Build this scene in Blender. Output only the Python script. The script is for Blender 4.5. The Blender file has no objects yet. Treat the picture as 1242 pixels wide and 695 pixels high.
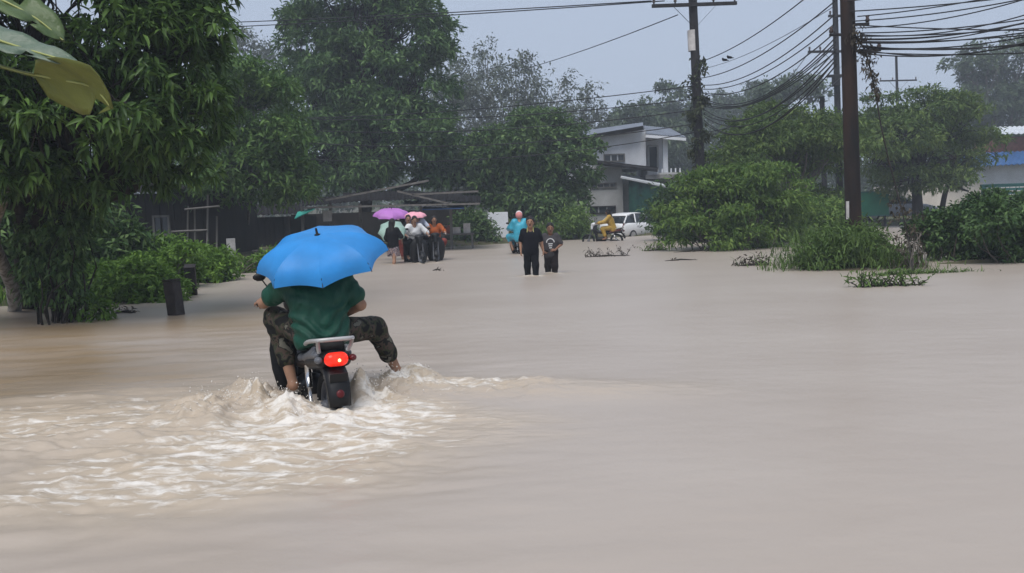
import bpy, math, random
import numpy as np
from mathutils import Vector, Matrix

# ---------------------------------------------------------------- camera, sky, sun, exposure
SC = bpy.context.scene
COL = SC.collection
W, H, F = 1242.0, 695.0, 1100.0
HZ, CAM_H, ROLL = 257.0, 1.4, math.radians(2.0)
PITCH = math.atan((H / 2 - HZ) / F)

cam_d = bpy.data.cameras.new('camera')
cam_d.sensor_width = 36.0
cam_d.lens = F / W * 36.0
cam_d.clip_start = 0.05
cam_d.clip_end = 3000
cam = bpy.data.objects.new('camera', cam_d)
COL.objects.link(cam)
R0 = Matrix.Rotation(math.radians(90) - PITCH, 3, 'X') @ Matrix.Rotation(-ROLL, 3, 'Z')
cam.matrix_world = Matrix.Translation((0, 0, CAM_H)) @ R0.to_4x4()
SC.camera = cam

world = bpy.data.worlds.new('World')
SC.world = world
world.use_nodes = True
nt = world.node_tree
nt.nodes.clear()
w_out = nt.nodes.new('ShaderNodeOutputWorld')
w_mix = nt.nodes.new('ShaderNodeMixShader')
w_sky = nt.nodes.new('ShaderNodeTexSky')
w_sky.sky_type = 'NISHITA'
w_sky.sun_disc = False
SUN_EL, SUN_AZ = math.radians(62), math.radians(200)
w_sky.sun_elevation = SUN_EL
w_sky.sun_rotation = SUN_AZ
w_b1 = nt.nodes.new('ShaderNodeBackground')
w_b1.inputs['Strength'].default_value = 0.055
w_b2 = nt.nodes.new('ShaderNodeBackground')          # the even overcast deck
w_b2.inputs['Color'].default_value = (0.252, 0.292, 0.366, 1)
w_b2.inputs['Strength'].default_value = 1.0
w_mix.inputs[0].default_value = 0.88
nt.links.new(w_sky.outputs[0], w_b1.inputs['Color'])
nt.links.new(w_b1.outputs[0], w_mix.inputs[1])
nt.links.new(w_b2.outputs[0], w_mix.inputs[2])
nt.links.new(w_mix.outputs[0], w_out.inputs['Surface'])

sun_d = bpy.data.lights.new('sun', 'SUN')
sun_d.energy = 1.5
sun_d.angle = math.radians(42)
sun_d.color = (1.0, 0.965, 0.92)
sun = bpy.data.objects.new('sun', sun_d)
COL.objects.link(sun)
sd = Vector((math.cos(SUN_EL) * math.sin(SUN_AZ), math.cos(SUN_EL) * math.cos(SUN_AZ), math.sin(SUN_EL)))
sun.rotation_euler = sd.to_track_quat('Z', 'Y').to_euler()

SC.view_settings.view_transform = 'Standard'
SC.view_settings.look = 'None'
SC.view_settings.gamma = 1.0
SC.view_settings.exposure = 1.02
SC.view_settings.use_curve_mapping = False
SC.render.engine = 'CYCLES'
SC.cycles.use_denoising = True
SC.cycles.max_bounces = 5
SC.cycles.diffuse_bounces = 3
SC.cycles.glossy_bounces = 2
SC.cycles.transmission_bounces = 3
SC.cycles.volume_bounces = 0
SC.cycles.transparent_max_bounces = 6

# ---------------------------------------------------------------- helpers
rng = np.random.default_rng(11)
random.seed(5)
RI = R0


def ray(px, py):
    d = RI @ Vector(((px - W / 2) / F, (H / 2 - py) / F, -1.0))
    return d


def P(px, py, Y):
    """point of the place on the sight line of a photo pixel at depth Y"""
    d = ray(px, py)
    k = Y / d.y
    return Vector((d.x * k, Y, CAM_H + d.z * k))


def G(px, py, z=0.0):
    d = ray(px, py)
    k = (z - CAM_H) / d.z
    return Vector((d.x * k, d.y * k, z))


def A3(v):
    return np.array([v[0], v[1], v[2]], float)


def tag(o, label=None, cat=None, group=None, kind=None):
    if label: o['label'] = label
    if cat: o['category'] = cat
    if group: o['group'] = group
    if kind: o['kind'] = kind
    return o


def thing(name, label, cat, loc=(0, 0, 0), rotz=0.0, group=None):
    o = bpy.data.objects.new(name, None)
    o.empty_display_size = 0.2
    COL.objects.link(o)
    o.location = loc
    o.rotation_euler = (0, 0, rotz)
    o['org'] = [float(c) for c in loc]
    return tag(o, label, cat, group)


def org(o):
    while o.parent is not None:
        o = o.parent
    return np.array(o.get('org', [0, 0, 0]), float)


def link_mesh(name, me, mats, parent=None):
    o = bpy.data.objects.new(name, me)
    COL.objects.link(o)
    if not isinstance(mats, (list, tuple)):
        mats = [mats]
    if len(me.materials) == 0:
        for m in mats: me.materials.append(m)
    if parent is not None:
        o.parent = parent
    return o


def fast_mesh(name, V, tris=None, quads=None, smooth=False, tint=None, attrs=None):
    me = bpy.data.meshes.new(name)
    V = np.asarray(V, np.float32)
    nt_ = 0 if tris is None else len(tris)
    nq_ = 0 if quads is None else len(quads)
    me.vertices.add(len(V))
    me.vertices.foreach_set('co', V.ravel())
    loops = []
    if nt_: loops.append(np.asarray(tris, np.int32).ravel())
    if nq_: loops.append(np.asarray(quads, np.int32).ravel())
    loops = np.concatenate(loops)
    me.loops.add(len(loops))
    me.loops.foreach_set('vertex_index', loops)
    me.polygons.add(nt_ + nq_)
    starts = np.concatenate([np.arange(nt_) * 3, nt_ * 3 + np.arange(nq_) * 4]).astype(np.int32)
    me.polygons.foreach_set('loop_start', starts)
    if smooth:
        me.polygons.foreach_set('use_smooth', np.ones(nt_ + nq_, bool))
    me.update(calc_edges=True)
    if tint is not None:
        a = me.attributes.new('tint', 'FLOAT', 'POINT')
        a.data.foreach_set('value', np.asarray(tint, np.float32))
    for k, v in (attrs or {}).items():
        a = me.attributes.new(k, 'FLOAT', 'POINT')
        a.data.foreach_set('value', np.asarray(v, np.float32))
    me.validate()
    return me


class MB:
    """collects boxes, tubes, lathes and sheets; build() links them as ONE mesh"""
    def __init__(s):
        s.v, s.f = [], []

    def add(s, V, Fc):
        n = len(s.v)
        s.v += [tuple(p) for p in V]
        s.f += [tuple(i + n for i in f) for f in Fc]
        return s

    def box(s, c, size, rot=None):
        x, y, z = [d / 2 for d in size]
        V = [Vector(p) for p in ((-x, -y, -z), (x, -y, -z), (x, y, -z), (-x, y, -z), (-x, -y, z), (x, -y, z), (x, y, z), (-x, y, z))]
        if rot is not None:
            V = [rot @ p for p in V]
        V = [p + Vector(c) for p in V]
        return s.add(V, ((0, 3, 2, 1), (4, 5, 6, 7), (0, 1, 5, 4), (1, 2, 6, 5), (2, 3, 7, 6), (3, 0, 4, 7)))

    def bar(s, a, b, w, h):
        """box beam between two points"""
        a, b = Vector(a), Vector(b)
        d = b - a
        q = d.to_track_quat('X', 'Z').to_matrix()
        return s.box((a + b) / 2, (d.length, w, h), q)

    def tube(s, pts, rad, n=8, cap=True, closed=False):
        pts = [Vector(p) for p in pts]
        if not isinstance(rad, (list, tuple)):
            rad = [rad] * len(pts)
        m = len(pts)
        V = []
        ref = Vector((0, 0, 1))
        for i, p in enumerate(pts):
            if closed:
                t = pts[(i + 1) % m] - pts[i - 1]
            else:
                t = pts[min(i + 1, m - 1)] - pts[max(i - 1, 0)]
            t.normalize()
            if abs(t.dot(ref)) > 0.97 and i == 0:
                ref = Vector((1, 0, 0))
            a = t.cross(ref)
            if a.length < 1e-4:
                a = t.orthogonal()
            a.normalize()
            b = a.cross(t)
            ref = b
            for k in range(n):
                th = 2 * math.pi * k / n
                V.append(p + a * (math.cos(th) * rad[i]) + b * (math.sin(th) * rad[i]))
        Fc = []
        for i in range(m if closed else m - 1):
            j = (i + 1) % m
            for k in range(n):
                k2 = (k + 1) % n
                Fc.append((i * n + k, i * n + k2, j * n + k2, j * n + k))
        if cap and not closed:
            Fc.append(tuple(range(n)))
            Fc.append(tuple((m - 1) * n + k for k in reversed(range(n))))
        return s.add(V, Fc)

    def lathe(s, prof, axis_o, axis_d, n=20):
        """prof: (r, t) pairs along the axis"""
        o, d = Vector(axis_o), Vector(axis_d).normalized()
        a = d.orthogonal().normalized()
        b = d.cross(a)
        V, Fc = [], []
        for r, t in prof:
            for k in range(n):
                th = 2 * math.pi * k / n
                V.append(o + d * t + a * (math.cos(th) * r) + b * (math.sin(th) * r))
        for i in range(len(prof) - 1):
            for k in range(n):
                k2 = (k + 1) % n
                Fc.append((i * n + k, i * n + k2, (i + 1) * n + k2, (i + 1) * n + k))
        return s.add(V, Fc)

    def ring(s, c, axis, R, r, n=28, m=10, sx=1.0):
        """torus (tyre); sx widens it along the axis"""
        c, d = Vector(c), Vector(axis).normalized()
        a = d.orthogonal().normalized()
        b = d.cross(a)
        V, Fc = [], []
        for i in range(n):
            th = 2 * math.pi * i / n
            e = a * math.cos(th) + b * math.sin(th)
            for k in range(m):
                ph = 2 * math.pi * k / m
                V.append(c + e * (R + r * math.cos(ph)) + d * (r * sx * math.sin(ph)))
        for i in range(n):
            for k in range(m):
                Fc.append((i * m + k, i * m + (k + 1) % m, ((i + 1) % n) * m + (k + 1) % m, ((i + 1) % n) * m + k))
        return s.add(V, Fc)

    def loft(s, secs, cap=True, closed=True):
        n = len(secs[0])
        V = [p for sec in secs for p in sec]
        Fc = []
        for i in range(len(secs) - 1):
            for k in range(n if closed else n - 1):
                k2 = (k + 1) % n
                Fc.append((i * n + k, i * n + k2, (i + 1) * n + k2, (i + 1) * n + k))
        if cap and closed:
            Fc.append(tuple(reversed(range(n))))
            Fc.append(tuple((len(secs) - 1) * n + k for k in range(n)))
        return s.add(V, Fc)

    def slab(s, pts, t):
        """a sheet through the given outline, thickness t along its normal"""
        pts = [Vector(p) for p in pts]
        nrm = (pts[1] - pts[0]).cross(pts[2] - pts[0]).normalized() * t
        n = len(pts)
        V = pts + [p - nrm for p in pts]
        Fc = [tuple(range(n)), tuple(reversed(range(n, 2 * n)))]
        for k in range(n):
            k2 = (k + 1) % n
            Fc.append((k2, k, n + k, n + k2))
        return s.add(V, Fc)

    def build(s, name, m, parent=None, smooth=False, world=False, bevel=0.0, solid=0.0, sub=0):
        V = np.array([tuple(p) for p in s.v], float)
        if world and parent is not None:
            V = V - org(parent)
        me = bpy.data.meshes.new(name)
        me.from_pydata(V.tolist(), [], s.f)
        me.update()
        if smooth:
            me.polygons.foreach_set('use_smooth', np.ones(len(me.polygons), bool))
        o = link_mesh(name, me, m, parent)
        if solid:
            md = o.modifiers.new('solid', 'SOLIDIFY'); md.thickness = solid
        if bevel:
            md = o.modifiers.new('bevel', 'BEVEL'); md.width = bevel; md.segments = 2; md.limit_method = 'ANGLE'
        if sub:
            md = o.modifiers.new('sub', 'SUBSURF'); md.levels = sub; md.render_levels = sub
        return o


# ---------------------------------------------------------------- value noise (numpy)
def _hash(i, j, k, s):
    h = (i * 374761393 + j * 668265263 + k * 2147483647 + s * 974634777) & 0xFFFFFFFF
    h = ((h ^ (h >> 13)) * 1274126177) & 0xFFFFFFFF
    h = h ^ (h >> 16)
    return (h & 0xFFFF) / 65535.0


def vn2(x, y, s=0):
    xi, yi = np.floor(x).astype(np.int64), np.floor(y).astype(np.int64)
    u, v = x - xi, y - yi
    u = u * u * (3 - 2 * u); v = v * v * (3 - 2 * v)
    z = np.zeros_like(xi)
    a = _hash(xi, yi, z, s); b = _hash(xi + 1, yi, z, s)
    c = _hash(xi, yi + 1, z, s); d = _hash(xi + 1, yi + 1, z, s)
    return (a * (1 - u) + b * u) * (1 - v) + (c * (1 - u) + d * u) * v - 0.5


def fbm(x, y, s=0, oct=4, gain=0.5):
    r, amp = 0, 1.0
    for o in range(oct):
        r = r + amp * vn2(x, y, s + o)
        x, y, amp = x * 2.03 + 7.1, y * 2.03 + 3.7, amp * gain
    return r


def sstep(a, b, x):
    t = np.clip((x - a) / (b - a), 0, 1)
    return t * t * (3 - 2 * t)


# ---------------------------------------------------------------- materials
def nodes(name):
    m = bpy.data.materials.new(name)
    m.use_nodes = True
    t = m.node_tree
    b = t.nodes['Principled BSDF']
    return m, t, b


def mat(name, c, rough=0.6, var=0.25, scale=6.0, bump=0.0, bscale=30.0, metal=0.0, spec=0.28, c2=None, stretch=(1, 1, 1), emis=0.0):
    """colour with procedural variation, fine bump"""
    m, t, b = nodes(name)
    tc = t.nodes.new('ShaderNodeTexCoord')
    mp = t.nodes.new('ShaderNodeMapping')
    mp.inputs['Scale'].default_value = stretch
    t.links.new(tc.outputs['Object'], mp.inputs['Vector'])
    n = t.nodes.new('ShaderNodeTexNoise')
    n.inputs['Scale'].default_value = scale
    n.inputs['Detail'].default_value = 6
    t.links.new(mp.outputs[0], n.inputs['Vector'])
    r = t.nodes.new('ShaderNodeValToRGB')
    if c2 is None:
        c2 = tuple(x * (1 - var) for x in c)
        c1 = tuple(min(1, x * (1 + var * 0.6)) for x in c)
    else:
        c1 = c
    r.color_ramp.elements[0].position = 0.32
    r.color_ramp.elements[1].position = 0.68
    r.color_ramp.elements[0].color = (*c2, 1)
    r.color_ramp.elements[1].color = (*c1, 1)
    t.links.new(n.outputs['Fac'], r.inputs['Fac'])
    t.links.new(r.outputs['Color'], b.inputs['Base Color'])
    b.inputs['Roughness'].default_value = rough
    b.inputs['Metallic'].default_value = metal
    b.inputs['Specular IOR Level'].default_value = spec
    if bump:
        n2 = t.nodes.new('ShaderNodeTexNoise')
        n2.inputs['Scale'].default_value = bscale
        n2.inputs['Detail'].default_value = 5
        t.links.new(mp.outputs[0], n2.inputs['Vector'])
        bp = t.nodes.new('ShaderNodeBump')
        bp.inputs['Strength'].default_value = bump
        bp.inputs['Distance'].default_value = 0.02
        t.links.new(n2.outputs['Fac'], bp.inputs['Height'])
        t.links.new(bp.outputs['Normal'], b.inputs['Normal'])
    if emis:
        t.links.new(r.outputs['Color'], b.inputs['Emission Color'])
        b.inputs['Emission Strength'].default_value = emis
    return m


def leaf_mat(name, dark, light, rough=0.5, trans=0.24, spec=0.16):
    m, t, b = nodes(name)
    at = t.nodes.new('ShaderNodeAttribute')
    at.attribute_name = 'tint'
    r = t.nodes.new('ShaderNodeValToRGB')
    r.color_ramp.elements[0].color = (*dark, 1)
    r.color_ramp.elements[1].color = (*light, 1)
    e = r.color_ramp.elements.new(0.6)
    e.color = (*[(a * 0.6 + c * 0.4) for a, c in zip(dark, light)], 1)
    t.links.new(at.outputs['Fac'], r.inputs['Fac'])
    t.links.new(r.outputs['Color'], b.inputs['Base Color'])
    b.inputs['Roughness'].default_value = rough
    b.inputs['Specular IOR Level'].default_value = spec
    tr = t.nodes.new('ShaderNodeBsdfTranslucent')
    t.links.new(r.outputs['Color'], tr.inputs['Color'])
    mx = t.nodes.new('ShaderNodeMixShader')
    mx.inputs[0].default_value = trans
    t.links.new(b.outputs[0], mx.inputs[1])
    t.links.new(tr.outputs[0], mx.inputs[2])
    out = t.nodes['Material Output']
    t.links.new(mx.outputs[0], out.inputs['Surface'])
    return m


def ramp_mat(name, cols, scale, rough=0.8, kind='noise', stretch=(1, 1, 1), bump=0.0):
    """constant-step ramp: camouflage and other printed cloth"""
    m, t, b = nodes(name)
    tc = t.nodes.new('ShaderNodeTexCoord')
    mp = t.nodes.new('ShaderNodeMapping')
    mp.inputs['Scale'].default_value = stretch
    t.links.new(tc.outputs['Object'], mp.inputs['Vector'])
    n = t.nodes.new('ShaderNodeTexNoise')
    n.inputs['Scale'].default_value = scale
    n.inputs['Detail'].default_value = 2.5
    n.inputs['Distortion'].default_value = 0.6
    t.links.new(mp.outputs[0], n.inputs['Vector'])
    r = t.nodes.new('ShaderNodeValToRGB')
    r.color_ramp.interpolation = 'CONSTANT'
    el = r.color_ramp.elements
    pos = np.linspace(0.36, 0.62, len(cols))
    el[0].position = 0; el[0].color = (*cols[0], 1)
    el[1].position = float(pos[1]); el[1].color = (*cols[1], 1)
    for p_, c_ in zip(pos[2:], cols[2:]):
        e = el.new(float(p_)); e.color = (*c_, 1)
    t.links.new(n.outputs['Fac'], r.inputs['Fac'])
    t.links.new(r.outputs['Color'], b.inputs['Base Color'])
    b.inputs['Roughness'].default_value = rough
    b.inputs['Specular IOR Level'].default_value = 0.2
    return m


def glass_mat(name, c=(0.02, 0.025, 0.03)):
    m, t, b = nodes(name)
    b.inputs['Base Color'].default_value = (*c, 1)
    b.inputs['Roughness'].default_value = 0.06
    return m


M = {}
M['bark'] = mat('bark', (0.034, 0.027, 0.022), 0.9, c2=(0.012, 0.010, 0.008), scale=9, bump=0.7, bscale=26, stretch=(1, 1, .35))
M['bark_pale'] = mat('bark_pale', (0.42, 0.40, 0.36), 0.85, c2=(0.09, 0.075, 0.06), scale=11, bump=0.5, bscale=30, stretch=(1, 1, .5))
M['bark_grey'] = mat('bark_grey', (0.13, 0.115, 0.095), 0.85, c2=(0.06, 0.05, 0.042), scale=8, bump=0.5, stretch=(1, 1, .3))
M['mango'] = leaf_mat('mango_leaf', (0.0154, 0.0463, 0.0103), (0.1674, 0.2834, 0.0644), 0.42, 0.28, 0.25)
M['creeper_bark'] = M['bark']
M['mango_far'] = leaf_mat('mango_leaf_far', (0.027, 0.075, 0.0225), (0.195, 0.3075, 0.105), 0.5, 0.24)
M['tree_mid'] = leaf_mat('tree_mid_leaf', (0.0323, 0.086, 0.0202), (0.1814, 0.289, 0.0739), 0.5, 0.25)
M['tree_dark'] = leaf_mat('tree_dark_leaf', (0.03, 0.078, 0.0225), (0.18, 0.27, 0.09), 0.5, 0.2)
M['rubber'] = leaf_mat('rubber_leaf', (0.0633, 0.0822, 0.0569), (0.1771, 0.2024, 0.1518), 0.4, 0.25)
M['feather'] = leaf_mat('feather_leaf', (0.0377, 0.0833, 0.0202), (0.1949, 0.2621, 0.0672), 0.55, 0.25)
M['bush'] = leaf_mat('bush_leaf', (0.0484, 0.1129, 0.0215), (0.2285, 0.3226, 0.078), 0.6, 0.3)
M['weed'] = leaf_mat('weed_leaf', (0.0528, 0.1232, 0.0176), (0.231, 0.374, 0.0682), 0.5, 0.3)
M['hedge'] = leaf_mat('hedge_leaf', (0.0212, 0.0582, 0.0159), (0.1323, 0.2183, 0.0688), 0.45, 0.2)
M['grass'] = leaf_mat('grass_blade', (0.055, 0.1045, 0.0242), (0.176, 0.264, 0.077), 0.5, 0.25)
M['dead'] = leaf_mat('dead_leaf', (0.035, 0.028, 0.02), (0.12, 0.10, 0.07), 0.7, 0.1)
M['vine'] = leaf_mat('vine_leaf', (0.03, 0.042, 0.02), (0.10, 0.11, 0.06), 0.5, 0.2)
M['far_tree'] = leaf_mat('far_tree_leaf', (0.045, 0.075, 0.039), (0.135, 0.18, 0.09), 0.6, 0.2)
M['soil'] = mat('soil', (0.12, 0.095, 0.06), 0.95, c2=(0.05, 0.065, 0.025), scale=1.2, bump=0.5)
M['black_plastic'] = mat('black_plastic', (0.010, 0.010, 0.011), 0.42, var=0.3, scale=8, bump=0.06)
M['rubber_black'] = mat('rubber_black', (0.011, 0.011, 0.011), 0.8, bump=0.2)
M['chrome'] = mat('chrome', (0.62, 0.62, 0.63), 0.22, var=0.15, metal=1.0)
M['alu'] = mat('alu', (0.46, 0.45, 0.44), 0.45, var=0.15, metal=0.35)
M['grey_body'] = mat('grey_body', (0.12, 0.125, 0.14), 0.32, var=0.2, scale=9)
M['red_lens'] = mat('red_lens', (0.75, 0.025, 0.012), 0.15, var=0.25, scale=20, emis=0.5)
M['bulb'] = mat('bulb', (1.0, 0.38, 0.14), 0.3, var=0.05, emis=3.0)
M['dull_red'] = mat('dull_red', (0.10, 0.012, 0.014), 0.3, var=0.2)
M['white_paint'] = mat('white_paint', (0.74, 0.75, 0.76), 0.3, var=0.06, scale=3)
M['skin'] = mat('skin', (0.33, 0.185, 0.12), 0.5, var=0.18, scale=10)
M['skin_dark'] = mat('skin_dark', (0.24, 0.125, 0.08), 0.5, var=0.2, scale=12)
M['hair'] = mat('hair', (0.012, 0.010, 0.010), 0.45, var=0.4, scale=40, bump=0.4, bscale=90)
M['eye'] = mat('eye', (0.015, 0.01, 0.01), 0.2, var=0.1)
M['lip'] = mat('lip', (0.13, 0.05, 0.04), 0.5, var=0.1)
M['shirt_green'] = mat('shirt_green', (0.007, 0.076, 0.046), 0.6, c2=(0.002, 0.036, 0.024), scale=3.5, bump=1.0, bscale=9, spec=0.3, stretch=(1.6, 1.6, .7))
M['camo'] = ramp_mat('camo', [(0.010, 0.010, 0.010), (0.04, 0.044, 0.026), (0.07, 0.05, 0.04), (0.013, 0.014, 0.012), (0.13, 0.125, 0.10)], 11.0)
M['cloth_black'] = mat('cloth_black', (0.006, 0.006, 0.008), 0.8, spec=0.1, var=0.3, bump=0.2)
M['cloth_navy'] = mat('cloth_navy', (0.007, 0.007, 0.011), 0.8, spec=0.1, var=0.3, bump=0.2)
M['cloth_white'] = mat('cloth_white', (0.66, 0.66, 0.66), 0.8, spec=0.1, var=0.1, scale=7, bump=0.2)
M['cloth_pale'] = mat('cloth_pale', (0.46, 0.50, 0.60), 0.8, spec=0.1, var=0.15, scale=7)
M['cloth_orange'] = mat('cloth_orange', (0.36, 0.09, 0.025), 0.75, spec=0.1, var=0.3, scale=9)
M['cloth_red'] = mat('cloth_red', (0.25, 0.06, 0.05), 0.8, spec=0.1, var=0.3, scale=9)
M['cloth_yellow'] = mat('cloth_yellow', (0.43, 0.27, 0.045), 0.5, var=0.25, scale=9)
M['cloth_teal'] = mat('cloth_teal', (0.045, 0.33, 0.45), 0.35, var=0.25, scale=6, bump=0.3, bscale=14)
M['cloth_grey'] = mat('cloth_grey', (0.06, 0.056, 0.06), 0.8, spec=0.1, var=0.2, bump=0.2)
M['cloth_brown'] = mat('cloth_brown', (0.018, 0.013, 0.013), 0.8, spec=0.1, var=0.3, bump=0.2)
M['print_skirt'] = ramp_mat('print_skirt', [(0.02, 0.02, 0.03), (0.35, 0.25, 0.24), (0.05, 0.05, 0.07), (0.45, 0.4, 0.4)], 16.0)
M['strap_yellow'] = mat('strap_yellow', (0.42, 0.39, 0.14), 0.6, var=0.2)
M['cloth_pink'] = mat('cloth_pink', (0.62, 0.25, 0.24), 0.5, var=0.1)
M['umb_blue'] = mat('umb_blue', (0.024, 0.225, 0.57), 0.45, var=0.14, scale=5, bump=0.25, bscale=7, spec=0.35)
M['umb_purple'] = mat('umb_purple', (0.44, 0.17, 0.50), 0.5, var=0.15, scale=3)
M['umb_pink'] = mat('umb_pink', (0.82, 0.38, 0.45), 0.5, var=0.1, scale=3)
M['umb_green'] = mat('umb_green', (0.30, 0.43, 0.37), 0.5, var=0.15, scale=3)
M['umb_lilac'] = mat('umb_lilac', (0.62, 0.40, 0.50), 0.5, var=0.1, scale=3)
M['glass'] = glass_mat('glass')
M['plaster_white'] = mat('plaster_white', (0.74, 0.76, 0.80), 0.85, c2=(0.55, 0.56, 0.58), scale=0.9, bump=0.15, bscale=12)
M['plaster_grey'] = mat('plaster_grey', (0.48, 0.48, 0.48), 0.9, c2=(0.32, 0.32, 0.31), scale=1.0, bump=0.2, bscale=12)
M['plaster_cream'] = mat('plaster_cream', (0.66, 0.60, 0.52), 0.85, c2=(0.52, 0.46, 0.40), scale=0.8)
M['concrete'] = mat('concrete', (0.26, 0.25, 0.24), 0.9, c2=(0.13, 0.125, 0.12), scale=3, bump=0.3)
M['roof_metal'] = mat('roof_metal', (0.19, 0.21, 0.25), 0.45, var=0.25, scale=1.5, metal=0.3)
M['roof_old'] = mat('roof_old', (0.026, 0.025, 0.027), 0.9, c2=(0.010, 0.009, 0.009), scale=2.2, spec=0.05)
M['roof_pale'] = mat('roof_pale', (0.60, 0.63, 0.66), 0.5, var=0.15, scale=1.2)
M['roof_blue'] = mat('roof_blue', (0.035, 0.11, 0.27), 0.45, var=0.2, scale=1.2)
M['brick_red'] = mat('brick_red', (0.23, 0.09, 0.065), 0.9, var=0.3, scale=4)
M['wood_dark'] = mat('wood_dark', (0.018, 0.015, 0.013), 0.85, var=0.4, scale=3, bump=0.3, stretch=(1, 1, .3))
M['wood_grey'] = mat('wood_grey', (0.15, 0.14, 0.13), 0.85, var=0.35, scale=4, stretch=(1, 1, .3))
M['pole_wood'] = mat('pole_wood', (0.036, 0.018, 0.011), 0.8, c2=(0.008, 0.007, 0.007), scale=1.6, bump=0.5, bscale=20, stretch=(2, 2, .35))
M['pole_dark'] = mat('pole_dark', (0.030, 0.028, 0.030), 0.8, c2=(0.012, 0.011, 0.012), scale=3, bump=0.4, stretch=(2, 2, .3))
M['cable'] = mat('cable', (0.018, 0.018, 0.02), 0.6, var=0.2)
M['ceramic'] = mat('ceramic', (0.07, 0.05, 0.045), 0.3, var=0.2)
M['post_dark'] = mat('post_dark', (0.045, 0.036, 0.033), 0.7, c2=(0.018, 0.015, 0.014), scale=8, bump=0.5, bscale=22)
M['teal_awning'] = mat('teal_awning', (0.03, 0.40, 0.31), 0.5, var=0.2, scale=3)
M['net_green'] = mat('net_green', (0.008, 0.075, 0.055), 0.8, c2=(0.004, 0.035, 0.028), scale=3, bump=0.3)
M['tarp_blue'] = mat('tarp_blue', (0.03, 0.09, 0.24), 0.5, var=0.3, scale=3)
M['sign_green'] = mat('sign_green', (0.015, 0.15, 0.085), 0.55, var=0.2, scale=2)
M['sign_teal'] = mat('sign_teal', (0.02, 0.11, 0.10), 0.55, var=0.2, scale=2)
M['silver_paint'] = mat('silver_paint', (0.42, 0.45, 0.52), 0.3, var=0.1)
M['dark_paint'] = mat('dark_paint', (0.03, 0.036, 0.05), 0.25, var=0.2)
M['banana_green'] = mat('banana_green', (0.10, 0.145, 0.05), 0.35, c2=(0.05, 0.085, 0.03), scale=2.5, stretch=(1, 6, 1), bump=0.3)
M['banana_pale'] = mat('banana_pale', (0.155, 0.20, 0.145), 0.28, c2=(0.08, 0.12, 0.08), scale=2.5, stretch=(1, 6, 1), bump=0.3)
M['banana_yellow'] = mat('banana_yellow', (0.17, 0.185, 0.04), 0.45, c2=(0.10, 0.115, 0.025), scale=2.0, stretch=(1, 5, 1), bump=0.3)
M['midrib'] = mat('midrib', (0.34, 0.36, 0.12), 0.4, var=0.1)
M['banana_stem'] = mat('banana_stem', (0.16, 0.17, 0.06), 0.5, c2=(0.07, 0.05, 0.03), scale=3, stretch=(2, 2, .3))
M['crate_white'] = mat('crate_white', (0.55, 0.52, 0.50), 0.6, var=0.2)
M['crate_red'] = mat('crate_red', (0.30, 0.08, 0.06), 0.6, var=0.2)

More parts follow.
